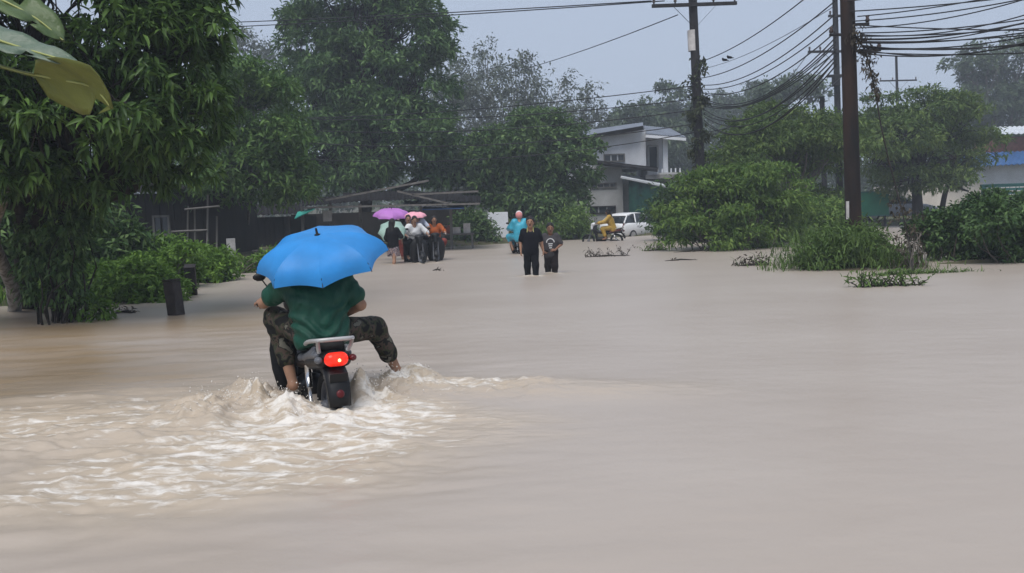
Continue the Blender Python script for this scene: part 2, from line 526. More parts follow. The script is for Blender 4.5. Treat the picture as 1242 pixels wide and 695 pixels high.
# ---------------------------------------------------------------- signed-distance bodies, meshed by surface nets
class Vox:
    def __init__(s, lo, hi, h):
        s.lo, s.h = np.array(lo, float), h
        s.n = np.ceil((np.array(hi, float) - s.lo) / h).astype(int) + 2
        s.d = np.full(s.n, 0.5, np.float32)
        s.ax = [s.lo[i] + h * np.arange(s.n[i]) for i in range(3)]

    def _sub(s, lo, hi):
        i0 = np.clip(np.floor((lo - s.lo) / s.h).astype(int), 0, s.n - 1)
        i1 = np.clip(np.ceil((hi - s.lo) / s.h).astype(int) + 1, 1, s.n)
        sl = tuple(slice(a, b) for a, b in zip(i0, i1))
        g = np.meshgrid(*[s.ax[i][sl[i]] for i in range(3)], indexing='ij', sparse=True)
        return sl, g

    @staticmethod
    def _smin(a, b, k):
        if k <= 0:
            return np.minimum(a, b)
        h = np.clip(0.5 + 0.5 * (b - a) / k, 0, 1)
        return b + (a - b) * h - k * h * (1 - h)

    def cap(s, a, b, ra, rb=None, k=0.02, flat=None):
        rb = ra if rb is None else rb
        a, b = np.array(a, float), np.array(b, float)
        mr = max(ra, rb) + k + 3 * s.h + 0.02
        sl, g = s._sub(np.minimum(a, b) - mr, np.maximum(a, b) + mr)
        ab = b - a
        L2 = max(ab @ ab, 1e-9)
        q = [g[i] - a[i] for i in range(3)]
        t = np.clip((q[0] * ab[0] + q[1] * ab[1] + q[2] * ab[2]) / L2, 0, 1)
        e = [q[i] - t * ab[i] for i in range(3)]
        if flat is not None:
            fx, f = flat           # squash along axis direction fx by factor f
            dp = e[0] * fx[0] + e[1] * fx[1] + e[2] * fx[2]
            e = [e[i] + dp * fx[i] * (f - 1) for i in range(3)]
        D = np.sqrt(e[0] ** 2 + e[1] ** 2 + e[2] ** 2) - (ra + (rb - ra) * t)
        s.d[sl] = s._smin(s.d[sl], D.astype(np.float32), k)
        return s

    def ell(s, c, r, k=0.02, sub=False, R=None):
        c, r = np.array(c, float), np.array(r, float)
        mr = r.max() + k + 3 * s.h + 0.02
        sl, g = s._sub(c - mr, c + mr)
        e = [g[i] - c[i] for i in range(3)]
        if R is not None:
            R = np.array(R)
            e = [R[0][i] * e[0] + R[1][i] * e[1] + R[2][i] * e[2] for i in range(3)]
        q = np.sqrt((e[0] / r[0]) ** 2 + (e[1] / r[1]) ** 2 + (e[2] / r[2]) ** 2)
        D = ((q - 1) * r.min()).astype(np.float32)
        if sub:
            s.d[sl] = -s._smin(-s.d[sl], D, k)
        else:
            s.d[sl] = s._smin(s.d[sl], D, k)
        return s

    def half(s, p, n):
        """keep only the side of the plane the normal points away from"""
        p, n = np.array(p, float), np.array(n, float)
        n = n / np.linalg.norm(n)
        g = np.meshgrid(*s.ax, indexing='ij', sparse=True)
        D = (g[0] - p[0]) * n[0] + (g[1] - p[1]) * n[1] + (g[2] - p[2]) * n[2]
        s.d = np.maximum(s.d, D.astype(np.float32))
        return s

    def wrinkle(s, amp, fr, seed=0.0):
        g = np.meshgrid(*s.ax, indexing='ij', sparse=True)
        x, y, z = g
        w = np.sin(x * fr + 2.1 * np.sin(z * fr * .7 + seed) + seed) * np.sin(y * fr * .8 + 1.7 * np.sin(x * fr * .6 + z * fr * .5)) \
            + 0.6 * np.sin(z * fr * 1.7 + 2 * np.sin(x * fr * .9 + y * fr + seed))
        s.d = s.d + (amp * w).astype(np.float32)
        return s

    def drape(s, amp, zc, fw):
        """slanting cloth folds gathered towards the waist"""
        x, y, z = np.meshgrid(*s.ax, indexing='ij', sparse=True)
        ay = np.sqrt(y * y + .0025)
        w = np.sin(52 * (z - .75 * ay) + 1.6 * np.sin(17 * y + 9 * z) + 1.1 * np.sin(23 * z - 11 * y))
        w = w + .6 * np.sin(70 * y + 14 * z + 2.2 * np.sin(13 * z)) * np.exp(-((z - zc - .16) / .12) ** 2)
        k = .35 + .9 * np.exp(-((z - zc) / .13) ** 2)
        s.d = s.d + (amp * w * k).astype(np.float32)
        return s

    def mesh(s):
        d = s.d
        ins = d < 0
        nx, ny, nz = d.shape
        cnt = np.zeros((nx - 1, ny - 1, nz - 1), np.float32)
        acc = np.zeros((3, nx - 1, ny - 1, nz - 1), np.float32)
        off = [(0, 0), (0, 1), (1, 0), (1, 1)]
        for axx in range(3):
            for (o1, o2) in off:
                st = [slice(0, nx - 1), slice(0, ny - 1), slice(0, nz - 1)]
                oth = [i for i in range(3) if i != axx]
                dims = (nx, ny, nz)
                sa = [None] * 3; sb = [None] * 3
                sa[axx] = slice(0, dims[axx] - 1); sb[axx] = slice(1, dims[axx])
                for o_, i in zip((o1, o2), oth):
                    sa[i] = slice(o_, dims[i] - 1 + o_); sb[i] = sa[i]
                da, db = d[tuple(sa)], d[tuple(sb)]
                cr = (da < 0) != (db < 0)
                t = np.where(cr, da / np.where(cr, da - db, 1), 0)
                cnt += cr
                acc[axx] += np.where(cr, t, 0)
                for o_, i in zip((o1, o2), oth):
                    if o_: acc[i] += cr
        act = cnt > 0
        idx = np.full(act.shape, -1, np.int64)
        idx[act] = np.arange(act.sum())
        ii = np.argwhere(act)
        V = s.lo + s.h * (ii + (acc[:, act] / cnt[act]).T)
        Q = []
        for axx in range(3):
            o1, o2 = [(1, 2), (2, 0), (0, 1)][axx]
            sa = [slice(1, -1)] * 3; sb = [slice(1, -1)] * 3
            sa[axx] = slice(0, -1); sb[axx] = slice(1, None)
            a, b = ins[tuple(sa)], ins[tuple(sb)]
            e = np.argwhere(a != b)
            if len(e) == 0: continue
            base = e.copy()
            for i in (o1, o2): base[:, i] += 1
            flip = a[tuple(e.T)]
            def cell(d1, d2):
                c = base.copy(); c[:, o1] -= d1; c[:, o2] -= d2
                return idx[tuple(c.T)]
            q = np.stack([cell(1, 1), cell(0, 1), cell(0, 0), cell(1, 0)], 1)
            q[~flip] = q[~flip][:, ::-1]
            Q.append(q)
        Q = np.concatenate(Q)
        # light smoothing pass
        nb = np.zeros_like(V); ct = np.zeros(len(V))
        for k in range(4):
            a, b = Q[:, k], Q[:, (k + 1) % 4]
            np.add.at(nb, a, V[b]); np.add.at(ct, a, 1)
            np.add.at(nb, b, V[a]); np.add.at(ct, b, 1)
        V = 0.6 * V + 0.4 * nb / np.maximum(ct, 1)[:, None]
        return V, Q

    def build(s, name, m, parent=None, smooth=True):
        V, Q = s.mesh()
        me = fast_mesh(name, V, None, Q, smooth)
        return link_mesh(name, me, m, parent)


# ---------------------------------------------------------------- foliage
def nrm(v):
    return v / np.maximum(np.linalg.norm(v, axis=-1, keepdims=True), 1e-9)


def leaves(Pb, D, U, L, Wd, curve, hi=False, fold=0.25):
    """leaf blades: base points, directions, rough normals -> verts, tris, quads"""
    n = len(Pb)
    D = nrm(D)
    S = nrm(np.cross(D, U))
    N = np.cross(S, D)
    L = L[:, None]; Wd = Wd[:, None]; cv = curve[:, None]
    dn = np.array([0, 0, -1.0])
    def at(t):
        return Pb + D * L * t + dn * cv * L * t * t
    if not hi:
        m = at(0.45)
        up = N * Wd * fold
        V = np.stack([at(0.0), m - S * Wd * .5 + up, at(1.0), m + S * Wd * .5 + up], 1).reshape(-1, 3)
        b = np.arange(n)[:, None] * 4
        T = np.concatenate([b + np.array([0, 1, 2]), b + np.array([0, 2, 3])])
        return V, T, None, 4
    m1, m2 = at(.3), at(.68)
    up = N * Wd * fold
    V = np.stack([at(0.0), m1 - S * Wd * .48 + up, m1, m1 + S * Wd * .48 + up,
                  m2 - S * Wd * .36 + up, m2, m2 + S * Wd * .36 + up, at(1.0)], 1).reshape(-1, 3)
    b = np.arange(n)[:, None] * 8
    T = np.concatenate([b + np.array(t) for t in ((0, 1, 2), (0, 2, 3), (4, 7, 5), (5, 7, 6))])
    Q = np.concatenate([b + np.array(t) for t in ((1, 4, 5, 2), (2, 5, 6, 3))])
    return V, T, Q, 8


def sample_blobs(blobs, n, rg, shell=(0.62, 1.0), inner=0.12, gap=0.0, gscale=1.0):
    """points through the outer volume of a crown made of ellipsoids, with outward directions"""
    C = np.array([b[0] for b in blobs], float)
    R = np.array([b[1] for b in blobs], float)
    wgt = (R[:, 0] * R[:, 2] + R[:, 0] * R[:, 1] + R[:, 1] * R[:, 2])
    wgt = wgt / wgt.sum()
    out_p, out_d = [], []
    got = 0
    while got < n:
        m = n * 2
        bi = rg.choice(len(blobs), m, p=wgt)
        d = nrm(rg.normal(size=(m, 3)))
        lump = 1 + 0.16 * np.sin(d[:, 0] * 5 + bi * 1.7) * np.sin(d[:, 2] * 6 + bi) + 0.10 * np.sin(d[:, 1] * 9 + d[:, 0] * 7 + bi * 2.3)
        r = np.where(rg.random(m) < inner, rg.random(m) ** .5 * shell[0], shell[0] + (shell[1] - shell[0]) * rg.random(m) ** .6)
        p = C[bi] + d * R[bi] * (r * lump)[:, None]
        q = np.linalg.norm((p[:, None] - C[None]) / R[None], axis=2)
        q[np.arange(m), bi] = 9
        ok = q.min(1) > 0.6
        if gap > 0:
            gp = p / gscale
            g = vn2(gp[:, 0] + gp[:, 1] * .6, gp[:, 2] + gp[:, 1] * .5, 3) + .5
            ok &= g > gap
        out_p.append(p[ok]); out_d.append(nrm(d[ok] / R[bi[ok]]))
        got += ok.sum()
    return np.concatenate(out_p)[:n], np.concatenate(out_d)[:n]


def boughs(blobs, n, nb, br, rg, gap=0, gscale=1.0, bz=.55):
    """leaf clumps carried on separate boughs, so that dark gaps stay between them"""
    Bc, Bd = sample_blobs(blobs, nb, rg, shell=(.72, 1.0), inner=.12, gap=gap, gscale=gscale)
    rb = br * (.6 + .8 * rg.random(nb))
    w = rb ** 2 / (rb ** 2).sum()
    bi = rg.choice(nb, n, p=w)
    d = nrm(rg.normal(size=(n, 3)) + 1.0 * (Bd[bi] * .7 + np.array([0, 0, .75])))
    p = Bc[bi] + d * (rb[bi] * (.55 + .5 * rg.random(n)))[:, None] * np.array([1, 1, bz])
    return p, nrm(d * .75 + Bd[bi] * .35), Bc


def crown_geo(Pc, Dc, rg, per, L, Wd, spread, droop=0.3, hi=False, jitter=0.25, curve=0.2, flat=0.0, outw=0.55):
    """clusters -> leaves"""
    n = len(Pc)
    Pb = np.repeat(Pc, per, 0) + rg.normal(size=(n * per, 3)) * spread * np.array([1, 1, 1 - 0.6 * flat])
    D = nrm(np.repeat(Dc, per, 0) * outw + nrm(rg.normal(size=(n * per, 3))) * 0.8 + np.array([0, 0, -droop]))
    U = nrm(rg.normal(size=(n * per, 3)) * 0.55 + np.array([0, 0, 1.0]) + np.repeat(Dc, per, 0) * .35)
    l = L * (1 + jitter * rg.normal(size=n * per)).clip(.5, 1.6)
    w = Wd * (1 + jitter * rg.normal(size=n * per)).clip(.5, 1.6)
    cv = np.abs(curve * (1 + .4 * rg.normal(size=n * per)))
    V, T, Q, k = leaves(Pb, D, U, l, w, cv, hi)
    tint = np.repeat((np.repeat(rg.random(n), per) * .45 + rg.random(n * per) * .55), k)
    return V, T, Q, tint


def limb(mb, a, b, r0, r1, rg, bend=0.12, n=6, seg=5):
    a, b = np.array(a, float), np.array(b, float)
    L = np.linalg.norm(b - a)
    off = rg.normal(size=3) * L * bend
    off2 = rg.normal(size=3) * L * bend * .5
    pts, rad = [], []
    for i in range(seg + 1):
        t = i / seg
        p = a + (b - a) * t + off * math.sin(math.pi * t) + off2 * math.sin(2 * math.pi * t)
        pts.append(p); rad.append(r0 + (r1 - r0) * t)
    mb.tube(pts, rad, n)
    return pts


def tree(name, label, base, blobs, leaf, n, per, L, Wd, spread, bark='bark', r0=.2, droop=.3, hi=False, gap=0.0, gscale=1.0,
         cat='tree', twigs=40, seed=1, stems=None, curve=.2, flat=0.0, inner=.12, group=None, outw=.55, shell=(.62, 1.0), nb=0, br=.5, bz=.55):
    rg = np.random.default_rng(seed)
    root = thing(name, label, cat, base, group=group)
    base = A3(base)
    Bc = None
    if nb:
        Pc, Dc, Bc = boughs(blobs, n, nb, br, rg, gap, gscale, bz)
    else:
        Pc, Dc = sample_blobs(blobs, n, rg, inner=inner, gap=gap, gscale=gscale, shell=shell)
    mb = MB()
    cen = np.mean([b[0] for b in blobs], 0)
    low = min(b[0][2] - b[1][2] * .5 for b in blobs)
    fork = base + (cen - base) * 0.25
    fork[2] = base[2] + max((low - base[2]) * 0.9, 0.15 * (cen[2] - base[2]))
    stems = stems or [(base - np.array([0, 0, .4]), fork, r0)]
    for (a, b, r) in stems:
        limb(mb, a, b, r, r * .72, rg, .018, 9, 6)
    fk = [np.array(s_[1]) for s_ in stems]
    bl_end = []
    for (c, r) in blobs:
        f = fk[int(np.argmin([np.linalg.norm(q[:2] - np.array(c)[:2]) for q in fk]))]
        end = np.array(c, float)
        pts = limb(mb, f, end, r0 * .5, r0 * .15, rg, .1, 6, 5)
        bl_end.append(pts)
    ends = Bc if Bc is not None else Pc[rg.choice(n, min(twigs, n), replace=False)]
    for e_ in ends:
        d = [np.linalg.norm(np.array(c) - e_) for (c, r) in blobs]
        pts = bl_end[int(np.argmin(d))]
        limb(mb, pts[rg.integers(2, 6)], e_, r0 * .13, r0 * .03, rg, .1, 4, 3)
    mb.build('trunk', M[bark], root, smooth=True, world=True)
    V, T, Q, tint = crown_geo(Pc, Dc, rg, per, L, Wd, spread, droop, hi, curve=curve, flat=flat, outw=outw)
    me = fast_mesh('crown', V - base, T, Q, False, tint)
    o = link_mesh('crown', me, M[leaf] if isinstance(leaf, str) else leaf, root)
    o['kind'] = 'stuff'
    return root


def pb(px, py, Y, rx, rz, ry=None):
    """crown lobe: centre seen at a photo pixel at depth Y, radii in metres"""
    return (A3(P(px, py, Y)), (rx, ry or rx, rz))


def shrub(name, label, base, blobs, leaf, n, per, L, Wd, spread, seed=1, cat='shrub', group=None, stems=9, droop=.1, hi=False, gap=0, flat=0, curve=.2, outw=.55, nb=0, br=.2, bz=.6, arcs=0, reach=1.0, rise=1.0, bark='bark_grey'):
    rg = np.random.default_rng(seed)
    root = thing(name, label, cat, base, group=group)
    base = A3(base)
    if nb:
        Pc, Dc, _ = boughs(blobs, n, nb, br, rg, gap, .5, bz)
    else:
        Pc, Dc = sample_blobs(blobs, n, rg, inner=.3, gap=gap, gscale=.5)
    keep = Pc[:, 2] > -0.02
    Pc, Dc = Pc[keep], Dc[keep]
    mb = MB()
    aP, aD = [], []
    for i in range(arcs):
        b_ = blobs[rg.integers(0, len(blobs))][0]
        a0 = np.array([base[0] + (b_[0] - base[0]) * .7, base[1] + (b_[1] - base[1]) * .7, max(base[2], 0) - .1])
        az = rg.random() * 2 * math.pi
        rc, rs = reach * (.5 + .7 * rg.random()), rise * (.65 + .55 * rg.random())
        dv = np.array([math.cos(az), math.sin(az) * .7, 0])
        pts = [a0 + dv * rc * t ** 1.5 + np.array([0, 0, rs * (1.35 * t - .45 * t * t)]) + rg.normal(size=3) * .02 for t in np.linspace(0, 1, 9)]
        mb.tube(pts, [.016 * (1 - .85 * k / 8) + .002 for k in range(9)], 5)
        for t in np.linspace(.35, 1, 12):
            k = min(int(t * 8), 7); f = t * 8 - k
            aP.append(pts[k] * (1 - f) + pts[k + 1] * f); aD.append(dv * .6 + rg.normal(size=3) * .4)
    for i in rg.choice(len(Pc), min(stems, len(Pc)), replace=False):
        a = np.array([base[0] + (Pc[i, 0] - base[0]) * .35, base[1] + (Pc[i, 1] - base[1]) * .35, -0.3 if base[2] < .05 else base[2] - .1])
        limb(mb, a, Pc[i], .022, .006, rg, .1, 5, 5)
    mb.build('stem', M[bark], root, smooth=True, world=True)
    if arcs:
        Pc = np.concatenate([Pc, np.array(aP)]); Dc = np.concatenate([Dc, nrm(np.array(aD))])
    V, T, Q, tint = crown_geo(Pc, Dc, rg, per, L, Wd, spread, droop, hi, flat=flat, curve=curve, outw=outw)
    me = fast_mesh('foliage', V - base, T, Q, False, tint)
    o = link_mesh('foliage', me, M[leaf], root)
    o['kind'] = 'stuff'
    return root


def grass_geo(Pb, rg, L, Wd, lean):
    """arching blades of four segments"""
    n = len(Pb)
    az = rg.random(n) * 2 * math.pi
    d = np.stack([np.cos(az), np.sin(az), np.zeros(n)], 1) + lean
    l = L * (.5 + rg.random(n))[:, None]
    s = nrm(np.cross(d, np.array([0, 0, 1.0])))
    bend = (.35 + .9 * rg.random(n))[:, None]
    rows = []
    for t in (0, .35, .7, 1.0):
        c = Pb + nrm(d) * l * bend * t * t * .8 + np.array([0, 0, 1.0]) * l * (t * .85 - bend * .55 * t * t)
        w = Wd * (1 - t ** 2 * .95) * .5
        rows += [c - s * w, c + s * w]
    V = np.stack(rows, 1).reshape(-1, 3)
    b = np.arange(n)[:, None] * 8
    Q = np.concatenate([b + np.array(q) for q in ((0, 1, 3, 2), (2, 3, 5, 4), (4, 5, 7, 6))])
    return V, Q, np.repeat(rg.random(n), 8)


# ---------------------------------------------------------------- the ground and the flood water
def bump2(x, y, c, sx, sy):
    return np.exp(-(((x - c[0]) / sx) ** 2 + ((y - c[1]) / sy) ** 2))


MOUND = G(1030, 327); HEDGE = G(1190, 318); BUSH = G(880, 303)


def ground_h(x, y):
    z = -0.31 + 0.10 * sstep(9, 19, y)
    z = z + 0.50 * sstep(-7.0, -8.7, x) * sstep(15.5, 17.8, y)                  # weedy left bank
    edge = np.interp(x, [-60, -12, -9, -2, 3, 9, 14, 60], [26, 27, 31, 38.5, 41.5, 45.5, 45.5, 47])
    z = np.maximum(z, -0.40 + 0.62 * sstep(edge - 1.5, edge + 2.5, y))
    z = z + sstep(50, 64, y) * .25 + sstep(70, 300, y) * 5.0 + sstep(250, 900, y) * 14
    z = np.maximum(z, -.4 + .44 * bump2(x, y, MOUND, 1.7, 1.1))
    z = np.maximum(z, -.4 + .46 * bump2(x, y, HEDGE, 2.8, 1.0))
    z = np.maximum(z, -.4 + .43 * bump2(x, y, BUSH, 3.2, .9))
    return z + .03 * fbm(x * .7, y * .7, 5)


def axis_grid(parts):
    r = []
    for a, b, s in parts:
        r.append(np.arange(a, b, s))
    r = np.concatenate(r)
    return r


gx = axis_grid([(-900, -200, 60), (-200, -40, 8), (-40, 40, .5), (40, 200, 8), (200, 901, 60)])
gy = axis_grid([(-40, 0, 4), (0, 62, .5), (62, 200, 4), (200, 1800, 80)])
X, Y = np.meshgrid(gx, gy, indexing='ij')
Z = ground_h(X, Y)
idx = np.arange(X.size).reshape(X.shape)
quads = np.stack([idx[:-1, :-1], idx[1:, :-1], idx[1:, 1:], idx[:-1, 1:]], -1).reshape(-1, 4)
me = fast_mesh('ground', np.stack([X, Y, Z], -1).reshape(-1, 3), None, quads, True)
o = link_mesh('ground', me, M['soil'])
tag(o, 'earth banks and submerged road bed below the flood', kind='structure')

# bike frame of reference (rear wheel contact, heading)
BIKE = np.array([-1.40, 6.72]); BH = math.radians(90 + 24)
BD = np.array([math.cos(BH), math.sin(BH)]); BL = np.array([-BD[1], BD[0]])


def water_fields(x, y):
    u = (x - BIKE[0]) * BD[0] + (y - BIKE[1]) * BD[1]      # along the bike
    v = (x - BIKE[0]) * BL[0] + (y - BIKE[1]) * BL[1]      # to its left
    z = .006 * fbm(x * .9, y * 1.6, 21, 4) + .0025 * fbm(x * 2.4 + y * .6, y * 3.6, 31, 3)
    calm = 1 - .6 * sstep(0, 5, x)
    left = sstep(1.5, -3.5, x) * sstep(14.0, 9.0, y)
    z = z * (.6 + 1.0 * left * calm)
    z = z + left * (.016 * fbm(x * 1.3 + y * .5, y * 4.2 - x * .4, 41, 3) + .045 * np.abs(fbm(x * .75 + y * .3, y * 3.4 - x * .55, 45, 3)))
    ds = np.exp(-((x + 6.8) / 1.6) ** 2 - ((y - 22) / 3) ** 2)
    z = z + ds * .09 * fbm(x * .8, y * 1.2, 71, 3)
    # churned water thrown up on both sides of the bike
    foam = np.zeros_like(x)
    wxp = x + .10 * fbm(x * 4.5, y * 4.5, 81, 3); wyp = y + .10 * fbm(x * 4.5 + 9, y * 4.5, 83, 3)
    def ridged(a, b, seed, oct=5):
        r, amp, tot = 0, 1.0, 0
        for o_ in range(oct):
            r = r + amp * (1 - np.abs(vn2(a, b, seed + o_)) * 2) ** 2
            tot += amp; a, b, amp = a * 2.1 + 3.3, b * 2.1 + 1.7, amp * .52
        return r / tot
    def plume(cu, cv, su, sv, h, seed, f):
        g = np.exp(-((u - cu) / su) ** 2 - ((v - cv) / sv) ** 2)
        n = fbm(wxp * 4.0, wyp * 4.0, seed, 3, .5)
        r = ridged(wxp * 4.5, wyp * 4.5, seed + 9)
        return g * h * np.clip(.15 + .8 * n + 1.25 * (r - .25), 0, 2), g * f
    for a in ((.35, .46, .42, .20, .20, 100, .95), (.0, -.36, .34, .17, .20, 120, 1.0), (.40, -.72, .34, .26, .15, 140, 1.0),
              (.25, .90, .45, .24, .13, 160, .75), (-.22, .32, .26, .18, .13, 180, 1.0), (.75, .50, .3, .18, .12, 190, .6),
              (.25, -.33, .25, .13, .14, 195, .95), (-.55, 0.0, .35, .4, .06, 199, .95)):
        dz, f = plume(*a)
        z = z + dz; foam = np.maximum(foam, f)
    z = z - .02 * np.exp(-((u + .40) / .30) ** 2 - (v / .2) ** 2)
    # wake: diverging arms and a broken foamy trail drifting left
    bx, by = x - BIKE[0], y - BIKE[1]
    s = np.clip(-by, 0, 9)                                 # distance back towards the camera
    cl = np.interp(s, [0, .5, 1.2, 2, 2.8], [.1, .2, 0, -.45, -.9])
    half = np.interp(s, [0, .5, 1.2, 2, 2.8], [.7, 1.1, 1.3, 1.1, .9]) * (1 + .45 * fbm(x * 1.5, y * 2.5, 207, 3))
    inside = np.exp(-((bx - cl) / half) ** 4) * sstep(-.35, .15, -by) * np.interp(s, [0, 2.2, 3.0], [1, 1, 0])
    n1 = fbm(x * 3.0 + y, y * 7.0, 201, 5, .55)
    z = z + inside * (.030 * n1 + .03 * (ridged(wxp * 2.6, wyp * 5.5, 401, 4) - .45))
    foam = np.maximum(foam, inside * np.interp(s, [0, .5, 1.2, 2, 2.8], [.92, .86, .78, .70, .5]))
    # right-hand arm out to a brown hump
    t = np.clip((bx - .35) / 1.75, 0, 1)
    ar = np.exp(-((by + .0 - .55 + .25 * t) / (.30 + .10 * t)) ** 2) * sstep(.25, .6, bx) * sstep(2.3, 1.2, bx)
    z = z + ar * (.05 + .06 * fbm(wxp * 5, wyp * 5, 301, 4) + .05 * (ridged(wxp * 5, wyp * 6, 311, 4) - .4)) * (1 - .3 * t)
    foam = np.maximum(foam, ar * (.92 - .42 * t))
    # left-hand arm
    t2 = np.clip((-bx - .5) / 2.2, 0, 1)
    al = np.exp(-((by + .35 + 1.1 * t2) / (.35 + .2 * t2)) ** 2) * sstep(.4, .8, -bx) * sstep(3.2, 1.6, -bx)
    z = z + al * (.035 + .05 * fbm(x * 4, y * 6, 331, 4))
    foam = np.maximum(foam, al * (.55 - .12 * t2))
    # choppy water to the left of the bike
    tb = sstep(-.2, -.9, bx) * sstep(-4.2, -2.2, bx) * np.exp(-((by + .35) / 1.3) ** 2)
    z = z + tb * (.045 * (ridged(wxp * 1.7 + wyp * .5, wyp * 4.2, 431, 4) - .4) + .015 * fbm(x * 4, y * 9, 441, 3))
    foam = np.maximum(foam, tb * .64)
    tr = sstep(1.2, 1.7, bx) * sstep(3.4, 2.2, bx) * np.exp(-((by - .30 + .15 * (bx - 1.5)) / .34) ** 2)
    z = z + tr * (.045 + .03 * fbm(x * 3, y * 5, 451, 4))
    foam = np.maximum(foam, tr * .35)
    # faint ripples round the waders
    for (px, py) in ((642, 334), (650, 334), (666, 331), (673, 331), (478, 320), (512, 319), (526, 319), (633, 309)):
        g = G(px, py)
        d = np.hypot(x - g.x, (y - g.y))
        z = z + .014 * np.sin(d * 14) * np.exp(-(d / .6) ** 2)
        foam = np.maximum(foam, .95 * np.exp(-(d / .26) ** 2))
    return z, np.clip(foam, 0, 1)


wx = axis_grid([(-300, -60, 20), (-60, -12, 1.2), (-12, -5, .16), (-5, -3.3, .04), (-3.3, .5, .0135), (.5, 2.2, .03), (2.2, 6, .09), (6, 16, .2), (16, 60, 1.2), (60, 301, 20)])
wy = axis_grid([(-6, 2.2, .4), (2.2, 4.4, .045), (4.4, 5.4, .024), (5.4, 8.0, .0135), (8.0, 8.6, .03), (8.6, 12, .07), (12, 23, .11), (23, 30, .22), (30, 60, .6), (60, 140, 5)])
X, Y = np.meshgrid(wx, wy, indexing='ij')
Z, FO = water_fields(X, Y)
Z *= sstep(120, 40, Y) * sstep(40, 20, np.abs(X))
SHADE_L = np.clip(sstep(-1.6, -5.0, X + .8 * fbm(X * .5, Y * .8, 501, 4)) * sstep(5.2, 8.0, Y + .5 * fbm(X * .6, Y * 1.2, 511, 3)) * sstep(17, 12, Y) * (.85 + .6 * fbm(X * .7, Y * 2.6, 521, 4)), 0, 1)  # mask for the trees' reflection and shade, coloured into the left water
idx = np.arange(X.size).reshape(X.shape)
quads = np.stack([idx[:-1, :-1], idx[1:, :-1], idx[1:, 1:], idx[:-1, 1:]], -1).reshape(-1, 4)
me = fast_mesh('flood_water', np.stack([X, Y, Z], -1).reshape(-1, 3), None, quads, True, attrs={'foam': FO.ravel(), 'tree_shade': SHADE_L.ravel()})


